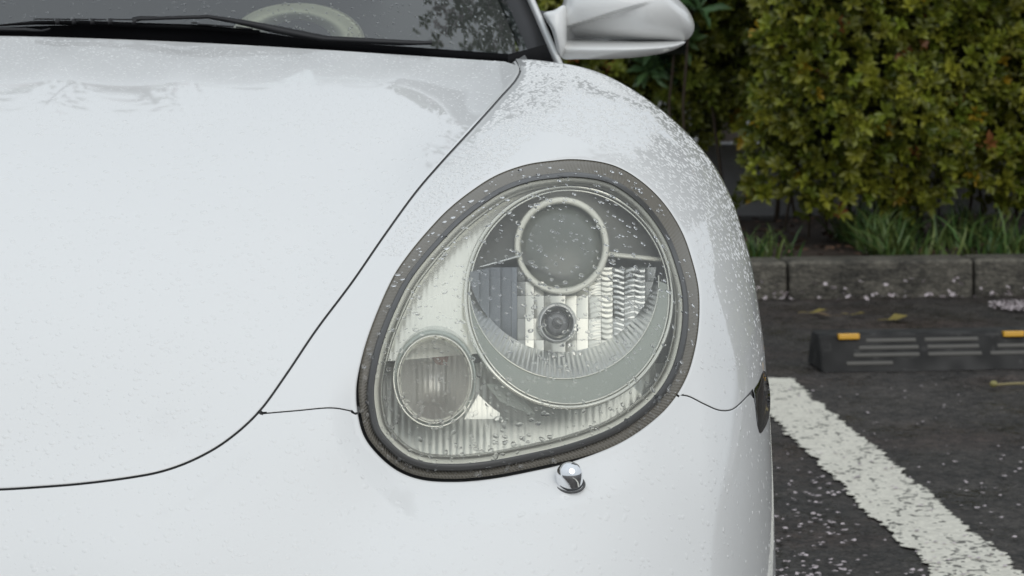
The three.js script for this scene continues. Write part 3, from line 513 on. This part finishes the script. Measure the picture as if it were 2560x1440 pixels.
// the painted bay line
{
  const L = [[1926, 1042], [1975, 1102], [2080, 1187], [2162, 1267], [2237, 1348], [2320, 1436]], Rr = [[1975, 949], [2031, 1001], [2125, 1076], [2237, 1155], [2335, 1245], [2425, 1331], [2537, 1421]];
  const fit = (a) => { const q = a.map(([u, v]) => ground(u, v)); const n = q.length, mz = q.reduce((s, p) => s + p.z, 0) / n, mx = q.reduce((s, p) => s + p.x, 0) / n; const k = q.reduce((s, p) => s + (p.z - mz) * (p.x - mx), 0) / q.reduce((s, p) => s + (p.z - mz) ** 2, 0); return (z) => mx + k * (z - mz); };
  const fl = fit(L), fr = fit(Rr), zEnd = ground(1950, 948).z, rag = (z, k) => 0.014 * noise.noise(z * 11, k, 0.5) + 0.014 * noise.noise(z * 37, k, 3) + 0.011 * noise.noise(z * 110, k, 7);
  const list = [[], [], [], [], [], [], []]; const uvs = [];
  for (let i = 0; i <= 1400; i++) { const z = zEnd + i * 0.004, l = fl(z) + rag(z, 1.3), r = fr(z) + rag(z, 8.7); for (let k = 0; k < 7; k++) { const t = k / 6; list[k].push(V(lerp(l, r, t), 0.004, z + (i === 0 ? 0.03 * noise.noise(t * 9, 2, 1) : 0))); } }
  const g = rows(list, { flip: false }), p = g.attributes.position, uv = g.attributes.uv; for (let i = 0; i < p.count; i++) uv.setXY(i, p.getX(i) / 0.5, p.getZ(i) / 0.5);
  const spk = texture(512, (x, y) => { const a = TN(x, y, 42) + 0.7 * TN(x, y, 90), wear = TN(x, y, 7), d = smooth(0.62, 0.95, a + 0.35 * wear), k = lerp(0.88 + 0.05 * a, 0.42, d); return [k, k * 0.985, k * 0.93]; }, true);
  const bmp = texture(256, (x, y) => { const k = 0.5 + 0.4 * TN(x, y, 45); return [k, k, k]; });
  tag(mesh('parking_line', g, mat({ map: spk, roughness: 0.6, bumpMap: bmp, bumpScale: 0.003 })), 'worn white painted line running along the right of the car', 'line', null, 'structure');
}
function RT() { return (RT.f ??= rng(77))(); }
function TN(x, y, f) { f = Math.max(1, Math.round(f)); const q = (a, b) => { const n = Math.sin(((a % f + f) % f) * 127.1 + ((b % f + f) % f) * 311.7 + f * 3.1) * 43758.5453; return n - Math.floor(n); }; const X = x * f, Y = y * f, i = Math.floor(X), j = Math.floor(Y), u = X - i, v = Y - j, s = u * u * (3 - 2 * u), t = v * v * (3 - 2 * v); return 2 * lerp(lerp(q(i, j), q(i + 1, j), s), lerp(q(i, j + 1), q(i + 1, j + 1), s), t) - 1; }

// kerb of separate stones, soil, low wall
{
  const con = texture(512, (x, y) => { const k = 0.44 + 0.10 * TN(x, y, 6) + 0.10 * TN(x, y, 25) + 0.12 * TN(x, y, 90); return [k, k * 0.985, k * 0.95]; }, true);
  const bmp = texture(512, (x, y) => { const k = 0.5 + 0.3 * TN(x, y, 60) + 0.3 * TN(x, y, 140); return [k, k, k]; });
  const stoneMat = mat({ color: rgb(0.8, 0.79, 0.77), map: con, bumpMap: bmp, bumpScale: 0.003, roughness: 0.75, vertexColors: true });
  const kerb = thing('kerb', 'low grey concrete kerb of long stones in front of the hedge', 'kerb', [K0.x, 0, K0.z], KERB_YAW); kerb.userData.kind = 'structure'; delete kerb.userData.category;
  const R3 = rng(3);
  const sJoint = (() => { const j = ground(1970, 748); return (j.x - K0.x) * Math.cos(KERB_YAW) - (j.z - K0.z) * Math.sin(KERB_YAW); })();
  for (let k = -14; k < 14; k++) {
    const g = new RoundedBoxGeometry(0.584, 0.24, 0.15, 3, 0.014), p = g.attributes.position, c = [];
    const tone = 0.9 + 0.2 * R3();
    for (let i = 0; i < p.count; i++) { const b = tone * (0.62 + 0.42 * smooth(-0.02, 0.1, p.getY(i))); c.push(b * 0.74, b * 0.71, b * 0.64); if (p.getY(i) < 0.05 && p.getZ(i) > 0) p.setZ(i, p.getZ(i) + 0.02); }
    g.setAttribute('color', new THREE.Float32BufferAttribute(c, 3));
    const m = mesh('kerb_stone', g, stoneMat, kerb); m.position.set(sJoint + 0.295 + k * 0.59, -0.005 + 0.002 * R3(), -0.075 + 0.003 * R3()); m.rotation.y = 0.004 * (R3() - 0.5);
  }
  const soilG = new THREE.PlaneGeometry(18, 6, 180, 90); soilG.rotateX(-Math.PI / 2); const sp = soilG.attributes.position, sc = [];
  for (let i = 0; i < sp.count; i++) { const x = sp.getX(i), z = sp.getZ(i); sp.setY(i, 0.02 * fbm(x * 3, z * 3, 2) + 0.015 * fbm(x * 11, z * 11, 5)); const k = 0.7 + 0.6 * fbm(x * 9, z * 9, 4) + 0.5 * RT(); sc.push(0.05 * k, 0.034 * k, 0.024 * k); }
  soilG.setAttribute('color', new THREE.Float32BufferAttribute(sc, 3)); soilG.computeVertexNormals();
  const soil = mesh('soil_ground', soilG, mat({ vertexColors: true, roughness: 0.95 })); soil.position.copy(toKerb(0, 0.095, 3.14)); soil.rotation.y = KERB_YAW;
  tag(soil, 'dark brown soil with leaf litter between kerb and hedge', 'soil', null, 'structure');
  const wall = thing('low_wall', 'smooth grey concrete low wall showing under the hedge', 'wall', toKerb(0, 0.05, 1.72).toArray(), KERB_YAW);
  const wm = mesh('wall_face', new RoundedBoxGeometry(14, 0.33, 0.14, 2, 0.01), mat({ color: rgb(0.42, 0.415, 0.42), roughness: 0.7, bumpMap: bmp, bumpScale: 0.002 }), wall); wm.position.y = 0.165;
  const cap = mesh('wall_base', new RoundedBoxGeometry(14, 0.06, 0.20, 2, 0.01), mat({ color: rgb(0.12, 0.115, 0.11), roughness: 0.85 }), wall); cap.position.y = 0.03;
}
// ---------------------------------------------------------------- shrubs
const leafGeo = (L, W, fold = 0.25, bend = 0.2) => { const pos = [0, 0, 0, L * 0.35, L * 0.3 * fold * 0.3, W * 0.30, L * 0.7, W * fold, W * 0.5, L, -L * bend, 0, L * 0.7, W * fold, -W * 0.5, L * 0.35, L * 0.3 * fold * 0.3, -W * 0.30, L * 0.5, -L * bend * 0.2, 0]; return geo(pos, [0, 1, 6, 1, 2, 6, 2, 3, 6, 3, 4, 6, 4, 5, 6, 5, 0, 6]); };
function rosette(R, n, L, W) {
  const list = [];
  for (let k = 0; k < n; k++) { const g = leafGeo(L * (0.75 + 0.5 * R()), W * (0.8 + 0.4 * R())); g.rotateX((R() - 0.5) * 0.6); g.rotateZ(0.25 + 0.95 * R()); g.rotateY(k * 2.4 + 0.9 * (R() - 0.5)); g.translate(0, 0.006 * k / n, 0); list.push(g); }
  return merge(list);
}
const greens = (R, kind) => { const k = R(), b = (0.45 + 0.9 * R() ** 1.3) * kind.light; if (R() < kind.yellow) return rgb(0.30 * b, 0.20 * b, 0.015 * b); if (R() < 0.006) return rgb(0.30 * b, 0.12 * b, 0.04 * b); return rgb(lerp(kind.a[0], kind.b[0], k) * b, lerp(kind.a[1], kind.b[1], k) * b, lerp(kind.a[2], kind.b[2], k) * b); };
function shrub(label, s0, s1, y0, y1, t0, t1, kind, seed, singles) {
  const o = thing('shrub', label, 'shrub', toKerb((s0 + s1) / 2, 0.09, (t0 + t1) / 2).toArray(), KERB_YAW), R = rng(seed);
  const w = s1 - s0, h = y1 - y0, d = t1 - t0, shapes = Array.from({ length: 5 }, () => rosette(R, 8, kind.L, kind.W));
  const leafMat = mat({ color: rgb(1, 1, 1), roughness: 0.36, transmission: 0.3, thickness: 0, specularIntensity: 0.8 });
  const spots = [], n = Math.round(w * (h + d) * kind.density);
  for (let i = 0; i < n; i++) {
    // on the outside of a lumpy clipped block: mostly its face, then top, with depth into the crown
    const x = (R() - 0.5) * w, deep = R() ** 1.6, up = R();
    const lump = 0.16 * fbm(x * 2.1 + seed, up * h * 2.4, seed) + 0.10 * fbm(x * 6 + seed, up * h * 6, 2.5);
    let y, z, nx = 0, ny, nz;
    if (R() < h / (h + 0.6 * d)) { y = y0 + up * h; z = d / 2 - deep * 0.3 + lump * 1.5 - 0.10 * smooth(0.7, 1, up) - 0.12 * smooth(0.25, 0, up); ny = 0.35 + 0.3 * up; nz = 1; if (y < y0 + 0.16 && fbm(x * 3.5, seed) * 0.35 + 0.06 > y - y0) continue; }
    else { z = (R() - 0.5) * d; y = y1 - deep * 0.3 + lump; ny = 1; nz = 0.15; }
    const endL = smooth(0, 0.2, x + w / 2), endR = smooth(0, 0.2, w / 2 - x); z -= (2 - endL - endR) * 0.12; if (endL < 0.9) nx -= 0.8; if (endR < 0.9) nx += 0.8;
    const dir = V(nx + (R() - 0.5) * 1.1, ny + (R() - 0.5) * 0.9, nz + (R() - 0.5) * 0.9).normalize();
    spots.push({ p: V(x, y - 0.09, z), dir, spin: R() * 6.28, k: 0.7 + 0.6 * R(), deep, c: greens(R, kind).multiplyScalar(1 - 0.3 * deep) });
  }
  const q = new THREE.Quaternion(), q2 = new THREE.Quaternion(), mtx = new THREE.Matrix4();
  const place = (a) => { q.setFromUnitVectors(V(0, 1, 0), a.dir).multiply(q2.setFromAxisAngle(V(0, 1, 0), a.spin)); return mtx.compose(a.p, q, V(a.k, a.k, a.k)); };
  // the nearest sprigs in view are single meshes, in a few tones; the rest is the mass of the crown
  const seen = spots.filter((a) => { const wp = a.p.clone().applyAxisAngle(V(0, 1, 0), KERB_YAW).add(o.position); const u = 1280 + wp.x / -wp.z * FOCAL; return u > 1500 && u < 2600 && wp.y < 0.96 && a.deep < 0.16; }).slice(0, singles), chosen = new Set(seen), tones = new Map();
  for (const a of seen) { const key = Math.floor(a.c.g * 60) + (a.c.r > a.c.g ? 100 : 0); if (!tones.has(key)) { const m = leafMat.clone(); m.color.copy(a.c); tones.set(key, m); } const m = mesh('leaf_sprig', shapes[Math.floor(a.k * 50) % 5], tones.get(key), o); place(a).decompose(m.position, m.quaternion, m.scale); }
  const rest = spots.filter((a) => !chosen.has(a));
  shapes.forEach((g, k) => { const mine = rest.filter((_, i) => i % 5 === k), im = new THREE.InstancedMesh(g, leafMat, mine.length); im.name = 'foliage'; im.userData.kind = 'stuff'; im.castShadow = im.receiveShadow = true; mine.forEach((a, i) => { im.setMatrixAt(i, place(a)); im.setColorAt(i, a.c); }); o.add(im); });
  const twig = mat({ color: rgb(0.07, 0.05, 0.035), roughness: 0.9 }), stems = [];
  for (let k = 0; k < w * 9; k++) { const x = (R() - 0.5) * w, z = (R() - 0.95) * d * 0.35, a = V(x, -0.05, z), b = V(x + (R() - 0.5) * 0.3, h * 0.5, z + (R() - 0.5) * 0.2), c = V(b.x + (R() - 0.5) * 0.5, y1 - 0.2, b.z + (R() - 0.5) * 0.2); stems.push(tube([a, b, c], 0.004 + 0.005 * R(), 5, false, 6)); }
  mesh('stems', merge(stems), twig, o);
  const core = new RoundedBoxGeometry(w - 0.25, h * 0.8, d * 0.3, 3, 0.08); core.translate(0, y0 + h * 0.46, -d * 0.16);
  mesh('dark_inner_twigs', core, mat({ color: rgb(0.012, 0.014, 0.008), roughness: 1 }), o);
  return o;
}
const azalea = { a: [0.10, 0.135, 0.014], b: [0.205, 0.20, 0.024], light: 1.7, yellow: 0.012, L: 0.036, W: 0.0145, density: 2300 };
const dull = { a: [0.10, 0.13, 0.02], b: [0.185, 0.19, 0.03], light: 1.9, yellow: 0.012, L: 0.036, W: 0.0145, density: 2000 };
const bluish = { a: [0.07, 0.14, 0.055], b: [0.10, 0.17, 0.055], light: 1.5, yellow: 0, L: 0.075, W: 0.02, density: 900 };
shrub('clipped yellow-green azalea bush overhanging the kerb at the right', -0.28, 3.2, 0.17, 1.75, 0.42, 1.3, azalea, 21, 290);
shrub('duller brownish green bush behind the door mirror above the grey wall', -2.2, 0.16, 0.38, 1.6, 1.12, 1.95, dull, 32, 200);
shrub('dark blue-green long-leaved bush between the two clipped bushes', -0.56, -0.40, 0.62, 1.7, 0.85, 1.15, bluish, 43, 60);
shrub('clipped bush beyond the windscreen of the car', -8, -2.2, 0.40, 1.7, 1.75, 2.5, { ...dull, density: 260, L: 0.06, W: 0.025 }, 54, 0);
{ const post = thing('post', 'thin pale blue post rising behind the dark bush', 'post', toKerb(-0.47, 0.09, 2.15).toArray(), KERB_YAW); mesh('shaft', new THREE.CylinderGeometry(0.013, 0.013, 1.5, 14).translate(0, 0.75, 0), mat({ color: rgb(0.42, 0.52, 0.60), roughness: 0.4 }), post); mesh('cap', new THREE.SphereGeometry(0.015, 12, 8).translate(0, 1.5, 0), mat({ color: rgb(0.42, 0.52, 0.60), roughness: 0.4 }), post); }
// cherry trees whose crowns hang over the parking place; they show in the windscreen and the wet paint
function cherry(label, x, z, height, crown, seed, n, big = 1) {
  const o = thing('cherry_tree', label, 'tree', [x, 0, z], 0), R = rng(seed), bark = mat({ color: rgb(0.045, 0.036, 0.03), roughness: 0.9 }), limbs = [], tips = [];
  const grow = (p, dir, len, r, depth) => {
    const pts = [p.clone()], d = dir.clone(), q = p.clone();
    for (let k = 0; k < 4; k++) { d.add(V((R() - 0.5) * 0.5, 0.05 + (R() - 0.5) * 0.3, (R() - 0.5) * 0.5)).normalize(); q.addScaledVector(d, len / 4); pts.push(q.clone()); }
    const g = tube(pts, r, 6, false, 8), pos = g.attributes.position; for (let i = 0; i < pos.count; i++) { const ringI = Math.floor(i / 7) / 8, c = new THREE.CatmullRomCurve3(pts, false, 'centripetal').getPointAt(Math.min(1, ringI)); const k = 1 - 0.45 * ringI; pos.setXYZ(i, c.x + (pos.getX(i) - c.x) * k, c.y + (pos.getY(i) - c.y) * k, c.z + (pos.getZ(i) - c.z) * k); }
    limbs.push(g); if (depth > 1) tips.push(...pts.slice(1));
    if (depth < 4) for (let k = 0; k < 3; k++) grow(pts[2 + Math.min(2, k)], d.clone().lerp(V(R() - 0.5 + crown[0], R() * 0.7, R() - 0.5 + crown[1]), 0.75).normalize(), len * 0.74, r * 0.58, depth + 1);
  };
  grow(V(0, 0, 0), V(0, 1, 0), height * 0.36, 0.17, 0);
  mesh('trunk', merge(limbs), bark, o);
  const leaf = mergeGeometries([0, 1, 2, 3, 4].map((k) => { const g = leafGeo(0.09, 0.05); g.rotateZ(0.4); g.rotateY(k * 1.26); return clean(g); })), im = new THREE.InstancedMesh(leaf, mat({ roughness: 0.5, transmission: 0.25, thickness: 0 }), n), q = new THREE.Quaternion(), m = new THREE.Matrix4();
  for (let i = 0; i < n; i++) { const t = tips[Math.floor(R() * tips.length)], k = 0.6 + 0.7 * R(), s = (0.7 + 0.9 * R()) * big; q.setFromEuler(new THREE.Euler(R() * 6.28, R() * 6.28, R() * 6.28)); im.setMatrixAt(i, m.compose(V(t.x + (R() - 0.5) * 0.7, t.y + (R() - 0.5) * 0.7, t.z + (R() - 0.5) * 0.7), q, V(s, s, s))); im.setColorAt(i, R() < 0.3 ? rgb(0.42 * k, 0.34 * k, 0.35 * k) : rgb(0.07 * k, 0.09 * k, 0.025 * k)); }
  im.name = 'crown'; im.userData.kind = 'stuff'; im.castShadow = true; o.add(im);
}
cherry('cherry tree hanging over the right side of the car, mirrored in the windscreen', 3.0, -9.2, 8.0, [-0.3, 0.38], 61, 8000, 0.5);
cherry('tall tree far beyond the hedge at the left, mirrored in the wet bonnet', -3.1, -15.0, 7.8, [0.0, 0.0], 62, 1700, 0.7);
cherry('tree far beyond the hedge straight behind the car, mirrored on the wet fender', 1.3, -15.0, 6.2, [0.0, 0.0], 63, 9000, 2.4);
cherry('tree far beyond the hedge at the right, mirrored on the shoulder of the fender', 4.6, -14.5, 6.6, [0.0, 0.0], 64, 9000, 2.4);
// grass along the kerb
{
  const R = rng(8), blade = (() => { const l = [], r = []; for (let k = 0; k <= 6; k++) { const t = k / 6, w = 0.0035 * (1 - t ** 2) + 0.0003; l.push(V(-w, 0.2 * t * (1 - 0.25 * t * t), 0.09 * t * t)); r.push(V(w, 0.2 * t * (1 - 0.25 * t * t), 0.09 * t * t)); } return rows([l, r]); })();
  const n = 2200, im = new THREE.InstancedMesh(blade, mat({ roughness: 0.5 }), n), q = new THREE.Quaternion(), m = new THREE.Matrix4();
  im.castShadow = im.receiveShadow = true; im.name = 'grass';
  for (let i = 0; i < n; i++) {
    let s, t, f; do { s = -5 + 9 * R(); t = 0.16 + 0.75 * R() ** 1.5; f = fbm(s * 1.9, t * 2, 6) + (s > 0.05 && s < 0.55 ? 0.25 : 0) + (Math.abs(s + 0.25) < 0.2 ? 0.05 : 0); } while (f < 0.16 + 0.22 * R());
    const tall = (0.3 + 0.5 * R()) * (1 + (s > 0 && s < 0.5 ? 0.35 : 0)), p = toKerb(s, 0.09, t), k = 0.6 + 0.8 * R(), yel = R();
    q.setFromEuler(new THREE.Euler((R() - 0.5) * 0.9, R() * 6.28, (R() - 0.5) * 0.9, 'YXZ'));
    im.setMatrixAt(i, m.compose(p, q, V(0.8 + 0.7 * R(), tall, tall))); im.setColorAt(i, rgb(lerp(0.05, 0.11, yel) * k, lerp(0.12, 0.14, yel) * k, 0.03 * k));
  }
  scene.add(im); tag(im, 'green grass tufts growing behind the kerb below the bushes', 'grass', null, 'stuff');
  // brown leaf litter under the bushes
  const lit = new THREE.InstancedMesh(leafGeo(0.035, 0.018, 0.1, 0.05), mat({ roughness: 0.8 }), 2600); lit.castShadow = lit.receiveShadow = true; lit.name = 'leaf_litter';
  for (let i = 0; i < 2600; i++) { const p = toKerb(-3 + 6 * R(), 0.1 + 0.012 * R(), 0.18 + 1.5 * R()), k = 0.3 + R(); q.setFromEuler(new THREE.Euler((R() - 0.5) * 0.8, R() * 6.28, (R() - 0.5) * 0.8)); lit.setMatrixAt(i, m.compose(p, q, V(1, 1, 1).multiplyScalar(0.6 + 0.7 * R()))); lit.setColorAt(i, R() < 0.06 ? rgb(0.26 * k, 0.15 * k, 0.11 * k) : rgb(0.11 * k, 0.06 * k, 0.035 * k)); }
  scene.add(lit); tag(lit, 'brown fallen leaves littering the soil under the bushes', 'leaf litter', null, 'stuff');
}
// rubber wheel stop with two yellow reflectors
{
  const A = ground(2066, 931), ws = thing('wheel_stop', 'black rubber wheel stop with yellow reflectors on the asphalt', 'wheel stop', [A.x, 0, A.z], KERB_YAW);
  const W = 0.60, H = 0.088, DP = 0.15, sh = new THREE.Shape(); sh.moveTo(-0.004, 0.004); sh.lineTo(0.032, H - 0.012); sh.quadraticCurveTo(0.036, H, 0.048, H); sh.lineTo(DP - 0.048, H); sh.quadraticCurveTo(DP - 0.036, H, DP - 0.032, H - 0.012); sh.lineTo(DP, 0.004); sh.closePath();
  const g = new THREE.ExtrudeGeometry(sh, { depth: W, bevelEnabled: true, bevelSize: 0.004, bevelThickness: 0.012, bevelSegments: 2, steps: 1 }); g.rotateY(Math.PI / 2);   // profile z, length x
  const rub = mat({ color: rgb(1, 0.97, 0.94), map: texture(256, (x, y) => { const k = 0.19 + 0.07 * TN(x, y, 7) + 0.07 * TN(x, y, 30) + (TN(x, y, 60) > 0.75 ? 0.08 : 0); return [k, k, k]; }, true), roughness: 0.75, bumpMap: texture(128, (x, y) => { const k = 0.5 + 0.4 * TN(x, y, 24); return [k, k, k]; }), bumpScale: 0.002 }), rib = mat({ color: rgb(0.115, 0.11, 0.10), roughness: 0.6 });
  mesh('body', g, rub, ws);
  const lean = Math.atan2(0.036, H), faceAt = (y) => 0.004 - 0.036 * (y - 0.004) / (H - 0.016);
  for (const [x0, x1, y] of [[0.105, 0.235, 0.073], [0.255, 0.395, 0.073], [0.085, 0.24, 0.056], [0.26, 0.395, 0.056], [0.07, 0.24, 0.039], [0.26, 0.40, 0.039], [0.05, 0.17, 0.020], [0.44, 0.56, 0.056], [0.42, 0.56, 0.039]]) { const r = mesh('rib', new RoundedBoxGeometry(x1 - x0, 0.0115, 0.010, 2, 0.004), rib, ws); r.position.set((x0 + x1) / 2, y, faceAt(y) + 0.001); r.rotation.x = -lean; }
  for (const x of [0.062, 0.485]) { const y = mesh('reflector', new RoundedBoxGeometry(0.054, 0.015, 0.034, 3, 0.003), mat({ color: rgb(0.80, 0.42, 0.02), roughness: 0.25, clearcoat: 1 }), ws); y.position.set(x, H - 0.004, -0.038); y.rotation.x = -0.1; }
}
// petals and a few leaves on the asphalt
{
  const R = rng(17), petal = (() => { const pos = [0, 0, 0], idx = []; for (let k = 0; k < 8; k++) { const a = k / 8 * 2 * Math.PI, r = 1 - 0.25 * Math.max(0, Math.cos(a)) ** 12; pos.push(r * Math.cos(a), 0.22 * Math.cos(a) ** 2, 0.72 * r * Math.sin(a)); idx.push(0, (k + 1) % 8 + 1, k + 1); } return geo(pos, idx); })();
  const list = [], q = new THREE.Quaternion(), m = new THREE.Matrix4();
  const put = (p, r, tilt = 0.25) => list.push([p, r, tilt]);
  for (let i = 0; i < 150; i++) { const u = 1900 + 760 * R(), v = 1130 + 360 * R() ** 0.8; put(ground(u, v, 0.006), 0.004 + 0.0035 * R()); }
  for (let i = 0; i < 100; i++) { const u = 1935 + 190 * R(), v = 1190 + 260 * R(); put(ground(u, v, 0.006), 0.004 + 0.0035 * R()); }
  for (let i = 0; i < 45; i++) put(ground(1960 + 600 * R(), 950 + 200 * R(), 0.006), 0.003 + 0.003 * R());
  for (let i = 0; i < 620; i++) { const s = -9 + 14 * R(); put(toKerb(s, 0.006 + 0.006 * R(), -0.025 - 0.05 * R() ** 2 - (R() < 0.2 ? 0.12 * R() : 0)), 0.007 + 0.007 * R(), 1.1); }
  for (let i = 0; i < 70; i++) put(toKerb(-0.6 + 1.3 * R(), 0.012 + 0.05 * R() ** 2, -0.03), 0.007 + 0.005 * R(), 1.4);
  for (let i = 0; i < 420; i++) { const a = R() * 6.28, r = R() ** 0.7, c = ground(2555, 772); put(V(c.x + 0.10 * r * Math.cos(a), 0.008 + 0.006 * R(), c.z + 0.13 * r * Math.sin(a)), 0.005 + 0.004 * R(), 0.6); }
  for (let i = 0; i < 700; i++) put(V(-4 + 8 * R(), 0.006, -3.6 + 3.6 * R()), 0.0035 + 0.0035 * R());
  const im = new THREE.InstancedMesh(petal, mat({ roughness: 0.55 }), list.length); im.name = 'fallen_petals'; im.castShadow = im.receiveShadow = true;
  list.forEach(([p, r, tilt], i) => { q.setFromEuler(new THREE.Euler((R() - 0.5) * tilt, R() * 6.28, (R() - 0.5) * tilt)); r *= 0.85; im.setMatrixAt(i, m.compose(p, q, V(r, r, r))); const k = 0.62 + 0.35 * R(); im.setColorAt(i, rgb(0.66 * k, 0.58 * k, 0.60 * k)); });
  scene.add(im); tag(im, 'pale pink cherry petals scattered on the asphalt and along the kerb', 'petals', null, 'stuff');
  const yel = mat({ color: rgb(0.24, 0.19, 0.05), roughness: 0.6 }), brown = mat({ color: rgb(0.13, 0.09, 0.05), roughness: 0.7 });
  const leaf = (u, v, L, W, turn, label, mt) => { const g = leafGeo(L, W, 0.2, -0.12); const o = thing('fallen_leaf', label, 'leaf', ground(u, v, 0.009).toArray(), turn); mesh('leaf_blade', g, mt, o); mesh('leaf_stalk', new THREE.CylinderGeometry(0.0008, 0.0012, L * 0.4, 5).rotateZ(Math.PI / 2).translate(-L * 0.2, 0.002, 0), mt, o); };
  leaf(2016, 782, 0.065, 0.045, 0.2, 'yellow fallen leaf nearest the car fender below the kerb', yel);
  leaf(2085, 790, 0.06, 0.035, 2.6, 'narrow olive fallen leaf between the two yellow leaves', brown);
  leaf(2120, 786, 0.05, 0.035, -0.3, 'brownish yellow fallen leaf behind the first reflector of the wheel stop', yel);
  leaf(2215, 800, 0.075, 0.06, 0.5, 'large curled yellow leaf lying behind the grooved wheel stop', yel);
  const tw = thing('fallen_twig', 'pale yellow fallen twig with a bud at the right edge', 'twig', ground(2490, 966, 0.008).toArray(), 0.05);
  mesh('stalk', tube([V(0, 0.004, 0), V(0.06, 0.006, -0.004), V(0.14, 0.004, 0.006)], 0.003, 6), mat({ color: rgb(0.30, 0.25, 0.12), roughness: 0.6 }), tw);
  mesh('bud', new THREE.SphereGeometry(0.008, 14, 10).scale(1.2, 1, 1).translate(-0.006, 0.006, 0), mat({ color: rgb(0.28, 0.25, 0.09), roughness: 0.5 }), tw);
}
// ---------------------------------------------------------------- rain drops
{
  const dome = (() => { const g = new THREE.SphereGeometry(1, 12, 6, 0, 2 * Math.PI, 0, Math.PI * 0.42); g.translate(0, -Math.cos(Math.PI * 0.42), 0); return g; })(), bead = mergeVertices(merge([dome, new THREE.CircleGeometry(Math.sin(Math.PI * 0.42), 12).rotateX(Math.PI / 2)]), 1e-4);
  const q = new THREE.Quaternion(), q2 = new THREE.Quaternion(), m = new THREE.Matrix4();
  function drops(name, list, material, label, shape = dome) {
    const im = new THREE.InstancedMesh(shape, material, list.length); im.name = numbered(name); im.castShadow = im.receiveShadow = true;
    list.forEach((a, i) => { q.setFromUnitVectors(V(0, 1, 0), a.n).multiply(q2.setFromAxisAngle(V(0, 1, 0), a.spin)); im.setMatrixAt(i, m.compose(a.p, q, V(a.r * a.long, a.r * a.h, a.r))); });
    scene.add(im); return tag(im, label, 'rain drops', null, 'stuff');
  }
  const R = rng(101), list = [], onLamp = [];
  const cutX = (y) => { let b = CUT[0]; for (const p of CUT) if (Math.abs(p.y - y) < Math.abs(b.y - y)) b = p; return b.x; };
  const nearLine = (u, v) => distTo(CUT, u, v)[0] < 14;
  const add = (u, v, px, h = 0.42) => {
    if (u > 1500 && v > 420) h *= 0.75;
    if (u < 1300 && v < 90 + 0.049 * Math.max(0, u - 60) + 4) return; const [d, s] = u > 1080 ? distTo(LIMB, u, v) : [999, 0];
    if (u > 1080 && (d < 3 || !insideBody(u, v))) return;
    if (nearLine(u, v) || distTo(SEAM_L, u, v)[0] < 10 || distTo(SEAM_R, u, v)[0] < 10) return;
    if (inside(LAMP_OUT, u, v) || (u > 860 && v > 370 && distTo(LAMP_OUT, u, v, true)[0] < 12)) return;
    const z = D(u, v); list.push({ p: at(u, v, z), n: N(u, v), r: px / FOCAL * z, long: 1 + 0.5 * R(), h, spin: R() * 6.28 });
  };
  const body = [...LIMB, { x: -700, y: 1900 }, { x: -700, y: 84 }];
  function insideBody(u, v) { return inside(body, u, v); }
  // dense beads over the crown of the fender and down its outer shoulder
  for (let i = 0; i < 9000; i++) { const s = 210 * R() ** 1.2, e = 170 * R() ** 1.3, p = limbAt(Math.min(s, 235), e + 3); const keep = s < 95 ? 1 : s < 130 ? 0.32 : 0.09; if (R() < keep * (1 - 0.5 * e / 170)) add(p.x, p.y, 2.4 + 3.6 * R() ** 2 + (s > 105 ? -1 : 0), 0.48); }
  for (let i = 0; i < 2600; i++) { const v = 170 + 470 * R() ** 1.4, u = cutX(v) + 15 + 150 * R(); add(u, v, 2.3 + 3.2 * R() ** 2, 0.6); }
  // bonnet: fine mist near the glass, larger flat drops towards the nose
  for (let i = 0; i < 6500; i++) { const v = 92 + 250 * R() ** 1.5, u = -40 + 1330 * R(); if (u < cutX(v) - 8) add(u, v, 1.4 + 1.8 * R() ** 2, 0.3); }
  for (let i = 0; i < 4200; i++) { const v = 300 + 940 * R(), u = -40 + 1300 * R(); if (u < cutX(v) - 8) add(u, v, 1.8 + 5.5 * R() ** 3, 0.3); }
  for (let i = 0; i < 2300; i++) { const v = 1010 + 480 * R(), u = -40 + 1980 * R(); if (u > cutX(Math.min(v, 1230)) + 8 || v > 1240) add(u, v, 1.8 + 6 * R() ** 3, 0.22); }
  drops('rain_drops', list, M.paint.clone(), 'beads of rain standing on the white bonnet, fender and bumper');
  for (let i = 0; i < 1700; i++) { const u = 890 + 870 * R(), v = 400 + 800 * R(); if (!inside(LAMP, u, v)) continue; const d = distTo(LAMP, u, v, true)[0]; if (d < 4) continue; const z = D(u, v) - (d > 46 ? 0.0046 : d > 30 ? 0.005 : 0.003), px = 2.2 + 4.8 * R() ** 2.2; onLamp.push({ p: at(u, v, z), n: N(u, v), r: px / FOCAL * z, long: 1 + 0.7 * R(), h: 0.55, spin: R() * 6.28 }); }
  drops('rain_drops', onLamp, M.water, 'clear drops of rain on the lens of the headlight', bead);
  const onGlass = []; for (let i = 0; i < 2200; i++) { const sx = -0.1 + 1.08 * R(), t = 0.01 + 0.5 * R(), p = screenPoint(sx, t), a = screenPoint(sx + 0.01, t).sub(p), b = screenPoint(sx, t + 0.01).sub(p), n = a.cross(b).normalize(); if (n.y < 0) n.negate(); onGlass.push({ p: p.addScaledVector(n, 0.0004), n, r: 0.0009 + 0.0012 * R() ** 2, long: 1 + 0.4 * R(), h: 0.25, spin: R() * 6.28 }); }
  drops('rain_drops', onGlass, M.water, 'small drops of rain on the glass of the windscreen', bead);
}
scene.updateMatrixWorld(true);
renderer.render(scene, camera);
